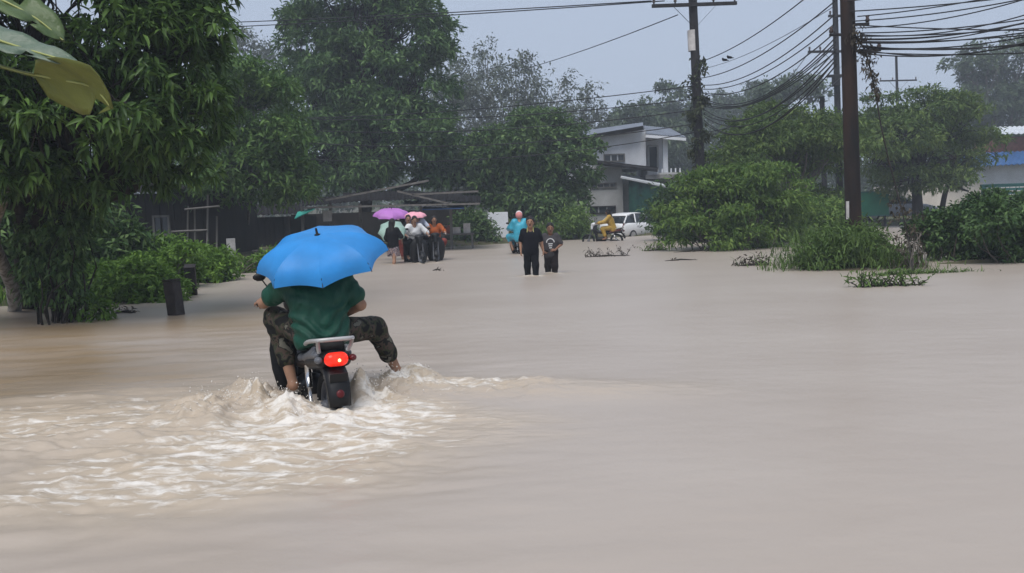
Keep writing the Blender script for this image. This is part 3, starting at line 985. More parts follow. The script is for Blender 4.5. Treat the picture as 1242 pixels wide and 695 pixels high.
def water_mat():
    m, t, b = nodes('muddy_water')
    L = t.links.new
    geo = t.nodes.new('ShaderNodeNewGeometry')
    mp = t.nodes.new('ShaderNodeMapping'); mp.inputs['Scale'].default_value = (.35, .6, 1)
    L(geo.outputs['Position'], mp.inputs['Vector'])
    n = t.nodes.new('ShaderNodeTexNoise'); n.inputs['Scale'].default_value = 1.0; n.inputs['Detail'].default_value = 5
    L(mp.outputs[0], n.inputs['Vector'])
    r = t.nodes.new('ShaderNodeValToRGB')
    r.color_ramp.elements[0].position = .3; r.color_ramp.elements[1].position = .7
    r.color_ramp.elements[0].color = (0.372, 0.316, 0.268, 1); r.color_ramp.elements[1].color = (0.418, 0.362, 0.312, 1)
    L(n.outputs['Fac'], r.inputs['Fac'])
    at = t.nodes.new('ShaderNodeAttribute'); at.attribute_name = 'foam'
    mp2 = t.nodes.new('ShaderNodeMapping'); mp2.inputs['Scale'].default_value = (5, 12, 6)
    mp2.inputs['Rotation'].default_value = (0, 0, .18)
    L(geo.outputs['Position'], mp2.inputs['Vector'])
    n2 = t.nodes.new('ShaderNodeTexNoise'); n2.inputs['Scale'].default_value = 1.0; n2.inputs['Detail'].default_value = 9
    n2.inputs['Roughness'].default_value = .66; n2.inputs['Distortion'].default_value = .7
    L(mp2.outputs[0], n2.inputs['Vector'])
    a = t.nodes.new('ShaderNodeMath'); a.operation = 'MULTIPLY_ADD'          # foam*.5 + noise
    L(at.outputs['Fac'], a.inputs[0]); a.inputs[1].default_value = .40; L(n2.outputs['Fac'], a.inputs[2])
    mr = t.nodes.new('ShaderNodeMapRange'); mr.inputs[1].default_value = .755; mr.inputs[2].default_value = .91
    L(a.outputs[0], mr.inputs[0])
    gate = t.nodes.new('ShaderNodeMath'); gate.operation = 'MULTIPLY'
    mg = t.nodes.new('ShaderNodeMapRange'); mg.inputs[1].default_value = .08; mg.inputs[2].default_value = .4
    L(at.outputs['Fac'], mg.inputs[0])
    L(mr.outputs[0], gate.inputs[0]); L(mg.outputs[0], gate.inputs[1])
    # churned froth is a touch yellower than clear water
    mx0 = t.nodes.new('ShaderNodeMixRGB'); mx0.inputs[2].default_value = (0.47, 0.385, 0.285, 1)
    shade_n = t.nodes.new('ShaderNodeAttribute'); shade_n.attribute_name = 'tree_shade'          # dark tree reflection and shade painted brown into the left water
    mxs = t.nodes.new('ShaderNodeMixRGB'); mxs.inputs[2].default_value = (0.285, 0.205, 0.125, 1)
    L(shade_n.outputs['Fac'], mxs.inputs[0]); L(r.outputs['Color'], mxs.inputs[1])
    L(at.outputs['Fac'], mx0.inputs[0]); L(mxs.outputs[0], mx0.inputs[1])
    mx = t.nodes.new('ShaderNodeMixRGB'); mx.inputs[2].default_value = (0.69, 0.65, 0.595, 1)
    L(gate.outputs[0], mx.inputs[0]); L(mx0.outputs[0], mx.inputs[1])
    L(mx.outputs[0], b.inputs['Base Color'])
    rr = t.nodes.new('ShaderNodeMapRange'); rr.inputs[3].default_value = .33; rr.inputs[4].default_value = .7
    L(gate.outputs[0], rr.inputs[0]); L(rr.outputs[0], b.inputs['Roughness'])
    b.inputs['IOR'].default_value = 1.29
    mp3 = t.nodes.new('ShaderNodeMapping'); mp3.inputs['Scale'].default_value = (3.2, 4.8, 3)
    L(geo.outputs['Position'], mp3.inputs['Vector'])
    n3 = t.nodes.new('ShaderNodeTexNoise'); n3.inputs['Scale'].default_value = 1.0; n3.inputs['Detail'].default_value = 7
    L(mp3.outputs[0], n3.inputs['Vector'])
    bp = t.nodes.new('ShaderNodeBump'); bp.inputs['Strength'].default_value = .14; bp.inputs['Distance'].default_value = .05
    L(n3.outputs['Fac'], bp.inputs['Height'])
    bp2 = t.nodes.new('ShaderNodeBump'); bp2.inputs['Strength'].default_value = .35; bp2.inputs['Distance'].default_value = .012
    L(gate.outputs[0], bp2.inputs['Height']); L(bp.outputs['Normal'], bp2.inputs['Normal'])
    L(bp2.outputs['Normal'], b.inputs['Normal'])
    return m


M['water'] = water_mat()
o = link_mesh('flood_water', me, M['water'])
tag(o, 'brown flood water with a foaming wake', kind='structure')

# spray thrown up beside the bike
rg = np.random.default_rng(91)
n = 900
src = np.array([(.35, .48), (.0, -.38), (.42, -.72), (-.2, .32), (.2, .85), (.3, -.4)])
k = rg.integers(0, len(src), n)
uv = src[k] + rg.normal(size=(n, 2)) * np.array([.20, .13])
px_ = BIKE[0] + uv[:, 0] * BD[0] + uv[:, 1] * BL[0]
py_ = BIKE[1] + uv[:, 0] * BD[1] + uv[:, 1] * BL[1]
zz, _f = water_fields(px_, py_)
pz_ = zz + np.abs(rg.normal(size=n)) * .05
r_ = .0025 + .0055 * rg.random(n) ** 3
c = np.stack([px_, py_, pz_], 1)
o8 = np.array([(1, 0, 0), (-1, 0, 0), (0, 1, 0), (0, -1, 0), (0, 0, 1.3), (0, 0, -1)])
V = (c[:, None] + o8[None] * r_[:, None, None]).reshape(-1, 3)
b_ = np.arange(n)[:, None] * 6
T = np.concatenate([b_ + np.array(t) for t in ((0, 2, 4), (2, 1, 4), (1, 3, 4), (3, 0, 4), (2, 0, 5), (1, 2, 5), (3, 1, 5), (0, 3, 5))])
M['spray'] = mat('spray', (0.74, 0.70, 0.64), 0.25, var=0.1)
o = link_mesh('water_spray', fast_mesh('water_spray', V, T, None, True), M['spray'])
tag(o, 'drops of muddy water thrown up beside the motorcycle', 'spray', kind='stuff')

# ---------------------------------------------------------------- haze
hm = bpy.data.materials.new('haze_air')
hm.use_nodes = True
ht = hm.node_tree
ht.nodes.clear()
ho = ht.nodes.new('ShaderNodeOutputMaterial')
hv = ht.nodes.new('ShaderNodeVolumePrincipled')
hv.inputs['Color'].default_value = (0.80, 0.87, 0.97, 1)
hv.inputs['Density'].default_value = 0.0021
hv.inputs['Anisotropy'].default_value = 0.0
ht.links.new(hv.outputs[0], ho.inputs['Volume'])
mb = MB().box((0, 900, 15), (1900, 1920, 34))
o = mb.build('haze', hm)
tag(o, 'thin rainy haze over the whole place', kind='stuff')

# ---------------------------------------------------------------- trees
# near mango tree at the left edge
Ym = 13.2
b0 = G(62, 392)
mango = tree('mango_tree', 'big dark mango tree with drooping leaves at the left edge of the flood', b0,
             [pb(60, 40, Ym, 1.6, 1.4), pb(165, 60, Ym + .2, 1.05, 1.05), pb(180, -40, Ym + .5, 1.0, 1.0), pb(-60, 110, Ym - .3, 1.6, 1.2),
              pb(80, 150, Ym - .6, 1.2, .75), pb(180, 150, Ym, .9, .7), pb(15, 200, Ym - .6, .8, .45), pb(120, 200, Ym + .2, .85, .42),
              pb(205, 190, Ym + .5, .45, .35), pb(-60, 205, Ym - .2, .9, .5), pb(30, -100, Ym, 1.8, 1.3), pb(226, 110, Ym + .3, .35, .5), pb(222, 30, Ym + .4, .5, .7), pb(215, 165, Ym + .4, .5, .4), pb(130, 110, Ym - .8, .8, .7)],
             'mango', 4100, 9, .19, .054, .022, r0=.20, droop=.12, hi=True, seed=3, curve=.34, outw=.42, nb=360, br=.38, bz=.5,
             stems=[(A3(G(40, 394, -.4)), A3(P(52, 255, Ym)), .17), (A3(G(66, 392, -.4)), A3(P(80, 250, Ym)), .16), (A3(G(84, 388, -.4)), A3(P(105, 250, Ym + .3)), .10),
                    (A3(G(30, 392, -.4)), A3(P(25, 255, Ym)), .09), (A3(G(52, 390, -.4)), A3(P(60, 250, Ym + .4)), .12)])
# the 300 leaves that show largest are single parts
rg = np.random.default_rng(77)
mg = [(A3(P(60, 40, Ym)), (1.6, 1.6, 1.4)), (A3(P(165, 60, Ym + .2)), (1.05, 1.05, 1.05)), (A3(P(80, 150, Ym - .6)), (1.2, 1.2, .75)),
      (A3(P(180, 150, Ym)), (.9, .9, .7)), (A3(P(15, 200, Ym - .6)), (.8, .8, .45)), (A3(P(120, 200, Ym + .2)), (.85, .85, .42))]
lp, ld = sample_blobs(mg, 2600, rg, shell=(.96, 1.02), inner=0)
fr = (ld[:, 1] < -.35) & (lp[:, 0] / lp[:, 1] > -.60) & (lp[:, 2] < 4.8)
lp, ld = lp[fr][:300], ld[fr][:300]
lmesh = []
for k in range(6):
    one = np.zeros((1, 3))
    V, T, Q, kk = leaves(one, np.array([[1.0, 0, 0]]), np.array([[0, 0, 1.0]]), np.array([.22]), np.array([.056 + .003 * k]), np.array([.2 + .06 * k]), True)
    lm = fast_mesh('leaf', V, T, Q, False, np.full(len(V), .25 + .13 * k))
    lm.materials.append(M['mango'])
    lmesh.append(lm)
mo = A3(mango.location)
for i in range(len(lp)):
    o = bpy.data.objects.new('leaf', lmesh[i % 6])
    COL.objects.link(o)
    o.parent = mango
    d = Vector(ld[i] * .6 + rg.normal(size=3) * .6 + np.array([0, 0, -.25])).normalized()
    o.rotation_mode = 'QUATERNION'
    o.rotation_quaternion = d.to_track_quat('X', 'Z')
    o.location = lp[i] - mo

tree('slender_tree', 'slender pale trunk blotched with lichen at the far left edge', G(14, 399),
     [(A3(P(-20, 120, 12.6)), (.9, .8, .7)), (A3(P(-70, 40, 12.9)), (1.0, .9, .8))], 'tree_mid', 260, 8, .16, .06, .09, bark='bark_pale', r0=.115, seed=8, twigs=16,
     stems=[(A3(G(14, 399, -.35)), A3(P(3, 240, 12.6)), .115)])

tree('light_green_tree', 'mid green broadleaf tree with a loose crown behind the left weeds', G(283, 317),
     [pb(300, 130, 31, 1.6, 1.3), pb(265, 180, 30.5, 1.3, 1.2), pb(330, 180, 31, 1.4, 1.1), pb(300, 215, 30, 1.5, .8), pb(340, 215, 30.5, .9, .6), pb(275, 105, 31.5, 1.0, .9),
      pb(255, 225, 30.5, .9, .6)], 'tree_mid', 1500, 13, .24, .085, .13, bark='bark_grey', r0=.11, seed=12, nb=110, br=.65, bz=.4, droop=.1,
     stems=[(A3(G(277, 318, -.2)), A3(P(262, 215, 30.5)), .07), (A3(G(283, 317, -.2)), A3(P(285, 210, 30.5)), .09), (A3(G(288, 317, -.2)), A3(P(312, 222, 30.5)), .06), (A3(G(280, 317, -.2)), A3(P(272, 230, 30.5)), .05)])

tree('tall_mango_tree', 'towering dark mango tree behind the market shed', P(440, 292, 47),
     [pb(432, 10, 47, 2.5, 2.5), pb(470, 40, 46.5, 2.6, 2.4), pb(392, 62, 47, 1.8, 2.0), pb(445, 110, 46, 3.0, 2.4), pb(510, 105, 46.5, 2.2, 2.1), pb(380, 132, 46.5, 2.1, 1.8),
      pb(480, 175, 45.5, 2.9, 2.0), pb(400, 190, 45.5, 2.6, 1.7), pb(535, 175, 46, 1.7, 1.7), pb(500, 30, 47, 1.3, 1.2), pb(430, -40, 47.5, 2.1, 1.5), pb(560, 215, 46, 1.5, 1.0)],
     'mango_far', 5200, 13, .34, .11, .14, r0=.42, seed=21, droop=.05, curve=.22, outw=.6, nb=330, br=.95, bz=.5)

tree('yard_tree', 'rounded dark tree in front of the two storey house', P(640, 287, 46),
     [pb(640, 185, 46, 2.2, 1.8), pb(600, 200, 46, 1.5, 1.5), pb(680, 205, 46, 1.6, 1.7), pb(665, 165, 46.5, 1.5, 1.2), pb(620, 235, 45.5, 1.7, 1.2), pb(680, 238, 45.5, .9, 1.1), pb(575, 215, 46.5, .9, 1.1), pb(655, 245, 45, 1.4, .9), pb(698, 185, 46.5, .6, .7)],
     'tree_dark', 2400, 13, .28, .13, .14, r0=.2, seed=31, nb=140, br=.72, bz=.42, droop=.1)

# hazy rubber trees behind
rub = [(290, 62, 80, 2.2, 'thin hazy treetop showing left of the towering mango tree'),
       (320, 75, 84, 2.4, 'low hazy treetop tucked against the towering mango tree'),
       (548, 85, 76, 2.6, 'sparse hazy rubber tree just right of the towering mango tree'),
       (585, 75, 82, 2.6, 'sparse hazy rubber tree with the highest bare twigs'),
       (628, 92, 78, 2.7, 'sparse hazy rubber tree above the rounded yard tree'),
       (668, 108, 84, 2.7, 'sparse hazy rubber tree left of the roof peak'),
       (708, 122, 80, 2.2, 'lowest sparse rubber tree sloping down beside the house roof')]
for i, (px, py, Yd, r, lb) in enumerate(rub):
    s_ = 1100 / Yd
    tree('rubber_tree', lb, P(px, 268, Yd),
         [pb(px, py + 12, Yd, r, 1.9), pb(px + r * s_ * .45, py + 40, Yd + 1, r * .85, 1.8), pb(px - r * s_ * .5, py + 38, Yd - 1, r * .85, 1.8), pb(px, py + 75, Yd, r * 1.15, 2.4), pb(px + 6, py - 14, Yd, r * .5, 1.0),
          pb(px + 3, py + 120, Yd, r * 1.2, 2.6)],
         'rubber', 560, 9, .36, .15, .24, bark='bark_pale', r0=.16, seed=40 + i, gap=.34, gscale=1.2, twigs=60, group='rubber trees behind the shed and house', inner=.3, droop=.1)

far = [(765, 150, 92, 4.2, 2.8, 'pale hazy broad tree rising just behind the house roof'),
       (808, 128, 100, 3.6, 2.6, 'domed hazy tree left of the pole with the long crossarm'),
       (870, 130, 120, 5.0, 2.6, 'faint far tree right of the pole with the long crossarm'),
       (920, 122, 125, 5.2, 3.0, 'faint far tree beneath the fanned cables'),
       (1150, 170, 95, 5.0, 4.0, 'hazy tree behind the spreading roadside tree')]
for i, (px, py, Yd, rx, rz, lb) in enumerate(far):
    s_ = 1100 / Yd
    tree('hazy_tree', lb, P(px, 258, Yd),
         [pb(px, py, Yd, rx * .6, rz * .6), pb(px - rx * .5 * s_, py + rz * .5 * s_, Yd, rx * .6, rz * .6), pb(px + rx * .5 * s_, py + rz * .4 * s_, Yd, rx * .6, rz * .6), pb(px, py + rz * s_ * 1.1, Yd, rx * .9, rz * .8),
          pb(px, py + rz * s_ * 1.9, Yd, rx * 1.0, rz * .9)],
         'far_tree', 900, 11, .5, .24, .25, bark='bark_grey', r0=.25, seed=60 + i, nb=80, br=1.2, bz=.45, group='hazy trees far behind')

# flat-topped tree with an open gap under its canopy
tree('flat_topped_tree', 'flat topped hazy tree arching over a gap of sky left of the big pole', P(950, 255, 82),
     [pb(940, 112, 82, 1.7, .7), pb(965, 103, 82, 1.9, .7), pb(992, 112, 82, 1.2, .7), pb(925, 130, 82, 1.3, 1.0), pb(935, 155, 82, 2.0, 1.5), pb(985, 155, 82, 2.2, 1.2), pb(960, 175, 82, 3.0, 1.6)],
     'far_tree', 620, 11, .45, .2, .28, bark='bark_grey', r0=.22, seed=71, gap=.15, gscale=.9, droop=.1)

tree('rounded_tree', 'tall rounded hazy tree at the far right against the sky', P(1215, 245, 92),
     [pb(1205, 75, 92, 3.0, 2.4), pb(1240, 80, 92, 3.2, 2.8), pb(1172, 92, 91, 2.1, 1.5), pb(1190, 120, 92, 3.0, 1.9), pb(1240, 130, 92, 4.0, 3.0), pb(1270, 95, 93, 3.0, 3.2), pb(1200, 165, 92, 3.6, 2.4), pb(1265, 175, 92, 4.0, 3.2)],
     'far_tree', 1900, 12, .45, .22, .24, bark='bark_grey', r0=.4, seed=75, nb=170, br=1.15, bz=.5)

def flat_lobes(cx, cy, Y, wpx, hpx, n, rg, rx=1.1, rz=.36):
    out = []
    for i in range(n):
        a = rg.random() * 2 * math.pi
        r = math.sqrt(rg.random())
        out.append(pb(cx + math.cos(a) * r * wpx, cy + math.sin(a) * r * hpx, Y + rg.normal() * 1.0, rx * (.7 + .6 * rg.random()), rz * (.7 + .6 * rg.random())))
    return out

rg = np.random.default_rng(5)
tree('layered_tree', 'feathery tree with flat layers of leaves left of the big pole', P(960, 283, 38),
     flat_lobes(950, 200, 38, 72, 62, 24, rg, 1.1, .5) + [pb(930, 155, 38, .9, .5), pb(965, 150, 38, 1.0, .5), pb(905, 170, 38, .9, .5), pb(1000, 195, 38, 1.0, .6)],
     'feather', 2100, 13, .24, .075, .14, bark='bark_grey', r0=.14, seed=81, flat=.6, droop=.15, nb=180, br=.65, bz=.32)
rg = np.random.default_rng(6)
tree('spreading_tree', 'spreading roadside tree with flat layered crown right of the big pole', P(1120, 270, 46),
     flat_lobes(1115, 175, 46, 66, 46, 28, rg, 1.35, .55) + [pb(1100, 128, 46, 1.6, .6), pb(1130, 130, 46, 1.4, .6), pb(1065, 145, 46, 1.2, .6), pb(1165, 150, 46, 1.2, .6), pb(1058, 195, 46, 1.0, .6), pb(1175, 232, 46, .7, .3)],
     'feather', 2700, 13, .26, .085, .15, bark='bark', r0=.28, seed=83, flat=.6, droop=.15, nb=230, br=.8, bz=.32,
     stems=[(A3(P(1113, 275, 46)), A3(P(1110, 215, 46)), .30), (A3(P(1136, 273, 46.5)), A3(P(1150, 222, 46.5)), .16)])

# far woodland that reads as one mass
rg = np.random.default_rng(9)
n = 5200
fx = rg.uniform(-70, 78, n)
prof = 7.5 + 2.2 * np.sin(fx * .11) + 1.6 * np.sin(fx * .31 + 1) + 2.0 * np.sin(fx * .7)
prof = prof * np.interp(fx, [-70, -30, 0, 20, 40, 78], [1.0, 1.0, .95, .85, .75, .8])
fz = prof * np.sqrt(rg.random(n)) + .3
fy = 112 + rg.normal(size=n) * 4
Pc = np.stack([fx, fy, fz + ground_h(fx, fy)], 1)
Dc = nrm(np.stack([rg.normal(size=n) * .5, -np.ones(n), rg.random(n) * .8], 1))
V, T, Q, tint = crown_geo(Pc, Dc, rg, 10, .7, .36, .5, .15)
o = link_mesh('woodland', fast_mesh('woodland', V, T, Q, False, tint), M['far_tree'])
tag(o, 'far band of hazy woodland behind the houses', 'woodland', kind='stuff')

# ---------------------------------------------------------------- shrubs, weeds and verge growth
wl = [(100, 366, 42, .80, 'leafy weed clump by the mango trunk'), (135, 366, 48, .85, 'weed clump with broad leaves between mango trunk and leaning post'),
      (145, 363, 50, .65, 'bright green weed clump left of the nearer leaning post'), (196, 349, 56, .75, 'weed clump rising behind the nearer leaning post'),
      (200, 340, 62, .95, 'tallest arching weed clump on the left bank'), (160, 345, 50, 1.0, 'weed clump at the back of the left bank near the dark house'),
      (240, 341, 42, .85, 'weed clump behind the farther post near the empty stall'), (268, 334, 34, .85, 'last low weed clump at the far end of the left bank'),
      (118, 350, 44, 1.0, 'shaded weed clump against the dark house'), (228, 334, 52, .9, 'thin weed clump in front of the empty stall')]
for i, (px, py, hp, rx, lb) in enumerate(wl):
    g_ = G(px, py)
    s_ = 1100 / g_.y
    hh = hp * .58 / s_
    c = np.array([g_.x, g_.y, hh * .45 + .05])
    rgw = np.random.default_rng(200 + i)
    bl = [(c, (rx, rx * .7, hh * .5))] + [(c + rgw.normal(size=3) * np.array([.5, .3, .12]), (rx * .5, rx * .5, hh * .4)) for _ in range(4)]
    shrub('weed_clump', lb, (c[0], c[1], .12), bl, 'weed', 480, 10, .13, .06, .06, seed=210 + i, cat='weeds', group='weeds on the left bank', stems=26, nb=46, br=.24, droop=.15, arcs=9, reach=.3, rise=hh * 1.1)

shrub('trunk_creeper', 'dark creepers hanging round the mango trunks down to the water', G(58, 392),
      [(A3(P(62, 290, 13.4)), (.38, .3, .7)), (A3(P(52, 335, 13.4)), (.22, .2, .5)), (A3(P(80, 330, 13.4)), (.18, .2, .55)), (A3(P(85, 270, 13.4)), (.4, .3, .3))], 'tree_dark', 460, 9, .11, .045, .06, seed=229, cat='creeper', stems=24, droop=.9, nb=90, br=.14, bark='bark')
for i, (px, py, Yd, rx, rz, lb) in enumerate([(20, 300, 19.5, 1.5, 1.3, 'shaded thicket behind the mango trunks at the left edge'), (95, 300, 20.5, 1.2, 1.1, 'shaded thicket between the mango trunk and the dark house'),
                                              (-40, 310, 18.5, 1.4, 1.2, 'shaded thicket cut off by the left edge behind the pale trunk')]):
    c = A3(P(px, py, Yd))
    rgw = np.random.default_rng(250 + i)
    bl = [(c, (rx, rx * .8, rz))] + [(c + rgw.normal(size=3) * np.array([.6, .3, .3]), (rx * .5, rx * .5, rz * .5)) for _ in range(4)]
    shrub('thicket', lb, (c[0], c[1], .1), bl, 'tree_dark', 800, 11, .2, .08, .12, seed=255 + i, cat='thicket', group='shaded thickets', stems=40, nb=90, br=.35)

shrub('creeper_sprig', 'small leafy sprig trailing into the water by the mango trunk', G(100, 380),
      [(A3(P(98, 368, 13.6)), (.30, .25, .16)), (A3(P(120, 378, 13.5)), (.22, .2, .07))], 'weed', 60, 8, .12, .05, .05, seed=231, cat='weeds', stems=12)

# low creeping cover on the left bank
rg = np.random.default_rng(15)
n = 5200
Pg = np.stack([rg.uniform(-13, -7.4, n), rg.uniform(16.5, 27, n), np.zeros(n)], 1)
Pg[:, 2] = ground_h(Pg[:, 0], Pg[:, 1])
Pg = Pg[Pg[:, 2] > -.08]
V, Q, tint = grass_geo(Pg, rg, .42, .03, np.array([.3, -.3, 0]))
o = link_mesh('bank_grass', fast_mesh('bank_grass', V, None, Q, False, tint), M['weed'])
tag(o, 'grass and creepers covering the left bank', 'grass', kind='stuff')

# arching bush on the right of the road
rg = np.random.default_rng(16)
shrub('arching_bush', 'large light green arching bush standing in water under the left pole', BUSH,
      [pb(880, 255, 29, 1.6, .8), pb(842, 275, 28.5, .8, .45), pb(910, 225, 29, 1.0, .55), pb(860, 222, 29.3, .8, .45), pb(822, 290, 28.8, .5, .25), pb(930, 265, 29.5, .8, .6), pb(870, 285, 28.3, 1.2, .38), pb(915, 288, 29, .7, .3), pb(945, 235, 30, .7, .5)]
      + [pb(850 + 100 * rg.random(), 200 + 50 * rg.random(), 28.6 + rg.random(), .6, .14) for _ in range(12)],
      'bush', 1500, 12, .18, .065, .10, seed=301, stems=60, flat=.5, cat='bush', nb=150, br=.46, bz=.28, droop=.2, arcs=46, reach=1.25, rise=2.3)
shrub('low_bush', 'dark bush behind the arching bush beside the house', P(815, 285, 38), [pb(815, 262, 38, 1.0, .8), pb(840, 255, 37, 1.4, 1.3)],
      'hedge', 700, 12, .22, .09, .2, seed=303, stems=30, cat='bush')
shrub('yard_bush', 'bush below the yard tree beside the parked white car', P(685, 288, 43), [pb(690, 272, 43, 1.0, .6), pb(670, 280, 43, .9, .4), pb(698, 268, 44, .5, .45)],
      'bush', 500, 12, .2, .08, .18, seed=304, stems=30, cat='bush')
shrub('pole_bush', 'green bush behind the base of the big pole', P(985, 280, 32), [pb(985, 265, 32, 1.4, .55), pb(950, 275, 33, 1.0, .4), pb(1008, 262, 32, .6, .45)],
      'bush', 800, 12, .2, .07, .18, seed=305, stems=30, cat='bush')
shrub('market_bush', 'dark bush between the market shed and the white panel', P(572, 292, 41), [pb(572, 275, 41, .8, .65), pb(585, 285, 41, .6, .4)],
      'tree_dark', 300, 12, .2, .09, .16, seed=306, stems=24, cat='bush')
for i, (px, py, Yd, rx, rz, lb) in enumerate([(1150, 285, 20.0, .62, .50, 'dark hedge shrub nearest the hanging vine'), (1195, 278, 20.2, .75, .62, 'largest hedge shrub in the middle of the right hand clump'),
                                              (1245, 290, 18.8, .70, .55, 'hedge shrub cut off by the right edge'), (1225, 265, 21.5, .9, .55, 'hedge shrub behind the others below the teal board')]):
    c = A3(P(px, py, Yd))
    rgw = np.random.default_rng(330 + i)
    bl = [(c, (rx, rx * .8, rz))] + [(c + rgw.normal(size=3) * np.array([.4, .25, .18]), (rx * .5, rx * .5, rz * .5)) for _ in range(4)]
    shrub('hedge_shrub', lb, (c[0], c[1], 0), bl, 'hedge', 640, 10, .12, .058, .06, seed=340 + i, group='hedge shrubs on the right', stems=34, nb=70, br=.2, arcs=14, reach=.5, rise=1.15)

# grassy mound at the foot of the big pole
rg = np.random.default_rng(18)
def mound_pts(px, py, sx, sy, n):
    c = G(px, py)
    p = np.stack([c.x + rg.normal(size=n) * sx, c.y + rg.normal(size=n) * sy, np.zeros(n)], 1)
    p[:, 2] = np.maximum(ground_h(p[:, 0], p[:, 1]), -.02)
    return p
Pg = np.concatenate([mound_pts(1025, 318, .75, .5, 1800), mound_pts(985, 326, .40, .3, 500), mound_pts(1070, 326, .5, .28, 500)])
hgt = .75 * np.exp(-((Pg[:, 0] - MOUND.x) / .8) ** 2)
Pg[:, 2] += hgt * rg.random(len(Pg)) * .9
V, Q, tint = grass_geo(Pg, rg, .46, .022, np.array([-.35, -.5, 0]))
o = link_mesh('mound_grass', fast_mesh('mound_grass', V, None, Q, False, tint), M['grass'])
tag(o, 'long bent grass heaped round the foot of the big brown pole', 'grass', kind='stuff')
shrub('creeper_mound', 'leafy creeper mound wrapped round the foot of the big brown pole', G(1030, 322),
      [(A3(P(1030, 298, 19.0)), (.75, .55, .40)), (A3(P(1000, 312, 18.6)), (.55, .4, .26)), (A3(P(1065, 308, 18.8)), (.6, .4, .26)), (A3(P(1010, 285, 19.2)), (.35, .3, .25)), (A3(P(1045, 282, 19.2)), (.3, .3, .22))],
      'grass', 420, 10, .15, .04, .09, seed=351, cat='creeper', stems=24, droop=.3, arcs=30, reach=.75, rise=.7)
# strip of green floating at the right
Pg = np.concatenate([mound_pts(1130, 331, .42, .07, 260), mound_pts(1085, 333, .3, .08, 200)])
V, Q, tint = grass_geo(Pg, rg, .2, .02, np.array([.5, -.3, 0]))
o = link_mesh('floating_grass', fast_mesh('floating_grass', V, None, Q, False, tint), M['grass'])
tag(o, 'mat of floating grass below the hanging vine', 'grass', kind='stuff')
# tussocks along the far grass verge
rg = np.random.default_rng(19)
n = 9000
Pg = np.stack([rg.uniform(-16, 34, n), rg.uniform(38, 64, n), np.zeros(n)], 1)
Pg[:, 2] = ground_h(Pg[:, 0], Pg[:, 1])
Pg = Pg[Pg[:, 2] > -.03]
V, Q, tint = grass_geo(Pg, rg, .26, .04, np.array([0, -.3, 0]))
o = link_mesh('verge_grass', fast_mesh('verge_grass', V, None, Q, False, tint), M['bush'])
tag(o, 'rough grass along the far water edge', 'grass', kind='stuff')

def debris(label, px, py, w, n, seed, h=.12, leaf='dead'):
    rg = np.random.default_rng(seed)
    c = G(px, py)
    root = thing('floating_branch', label, 'branch', c)
    mb = MB()
    tips = []
    for i in range(n):
        a = A3(c) + np.array([rg.uniform(-w, w), rg.uniform(-.12, .12), -.03])
        b = a + np.array([rg.uniform(-.4, .4) * w, rg.uniform(-.1, .1), rg.uniform(.2, 1.0) * h])
        limb(mb, a, b, .012, .004, rg, .1, 4, 3)
        tips += [b, (a + b) / 2]
    mb.tube([A3(c) + np.array([-w * 1.1, 0, 0]), A3(c) + np.array([0, .03, .03]), A3(c) + np.array([w * 1.1, -.02, .0])], [.012, .02, .01], 6)
    mb.build('stick', M['bark'], root, smooth=True, world=True)
    tips = np.array(tips)
    V, T, Q, tint = crown_geo(tips, nrm(rg.normal(size=tips.shape)), rg, 4, .11, .035, .04, .1)
    o = link_mesh('foliage', fast_mesh('foliage', V - A3(c), T, Q, False, tint), M[leaf], root)
    o['kind'] = 'stuff'
    return root

debris('raft of broken leafy branches drifting before the grass mound', 1078, 347, .52, 40, 401, .26, 'grass')
debris('bare brown twigs sticking from the water left of the grass mound', 915, 322, .34, 22, 402, .24)
debris('thin sticks sticking from the water near the white car', 737, 311, .60, 16, 403, .30)
debris('floating stick lying flat before the arching bush', 826, 316, .38, 3, 404, .04)
debris('half sunk plank of driftwood under the arching bush', 850, 305, .75, 7, 405, .05)
debris('leafy sprig floating at the near edge of the arching bush', 795, 304, .35, 26, 406, .3, 'bush')
debris('small dark twig floating beyond the umbrella before the boys', 530, 328, .10, 3, 412, .02)
debris('small dark twig floating by the mango trunk', 150, 380, .18, 6, 407, .08)

# ---------------------------------------------------------------- banana plant reaching in at the top left
bn = thing('banana_plant', 'banana plant with torn broad leaves reaching in at the top left corner', 'banana plant', (-4.75, 6.6, -.35))
mb = MB()
mb.tube([(-4.75, 6.6, -.4), (-4.7, 6.6, .8), (-4.72, 6.62, 2.0), (-4.65, 6.6, 2.75)], [.14, .13, .11, .07], 12)
mb.build('stem', M['banana_stem'], bn, smooth=True, world=True)


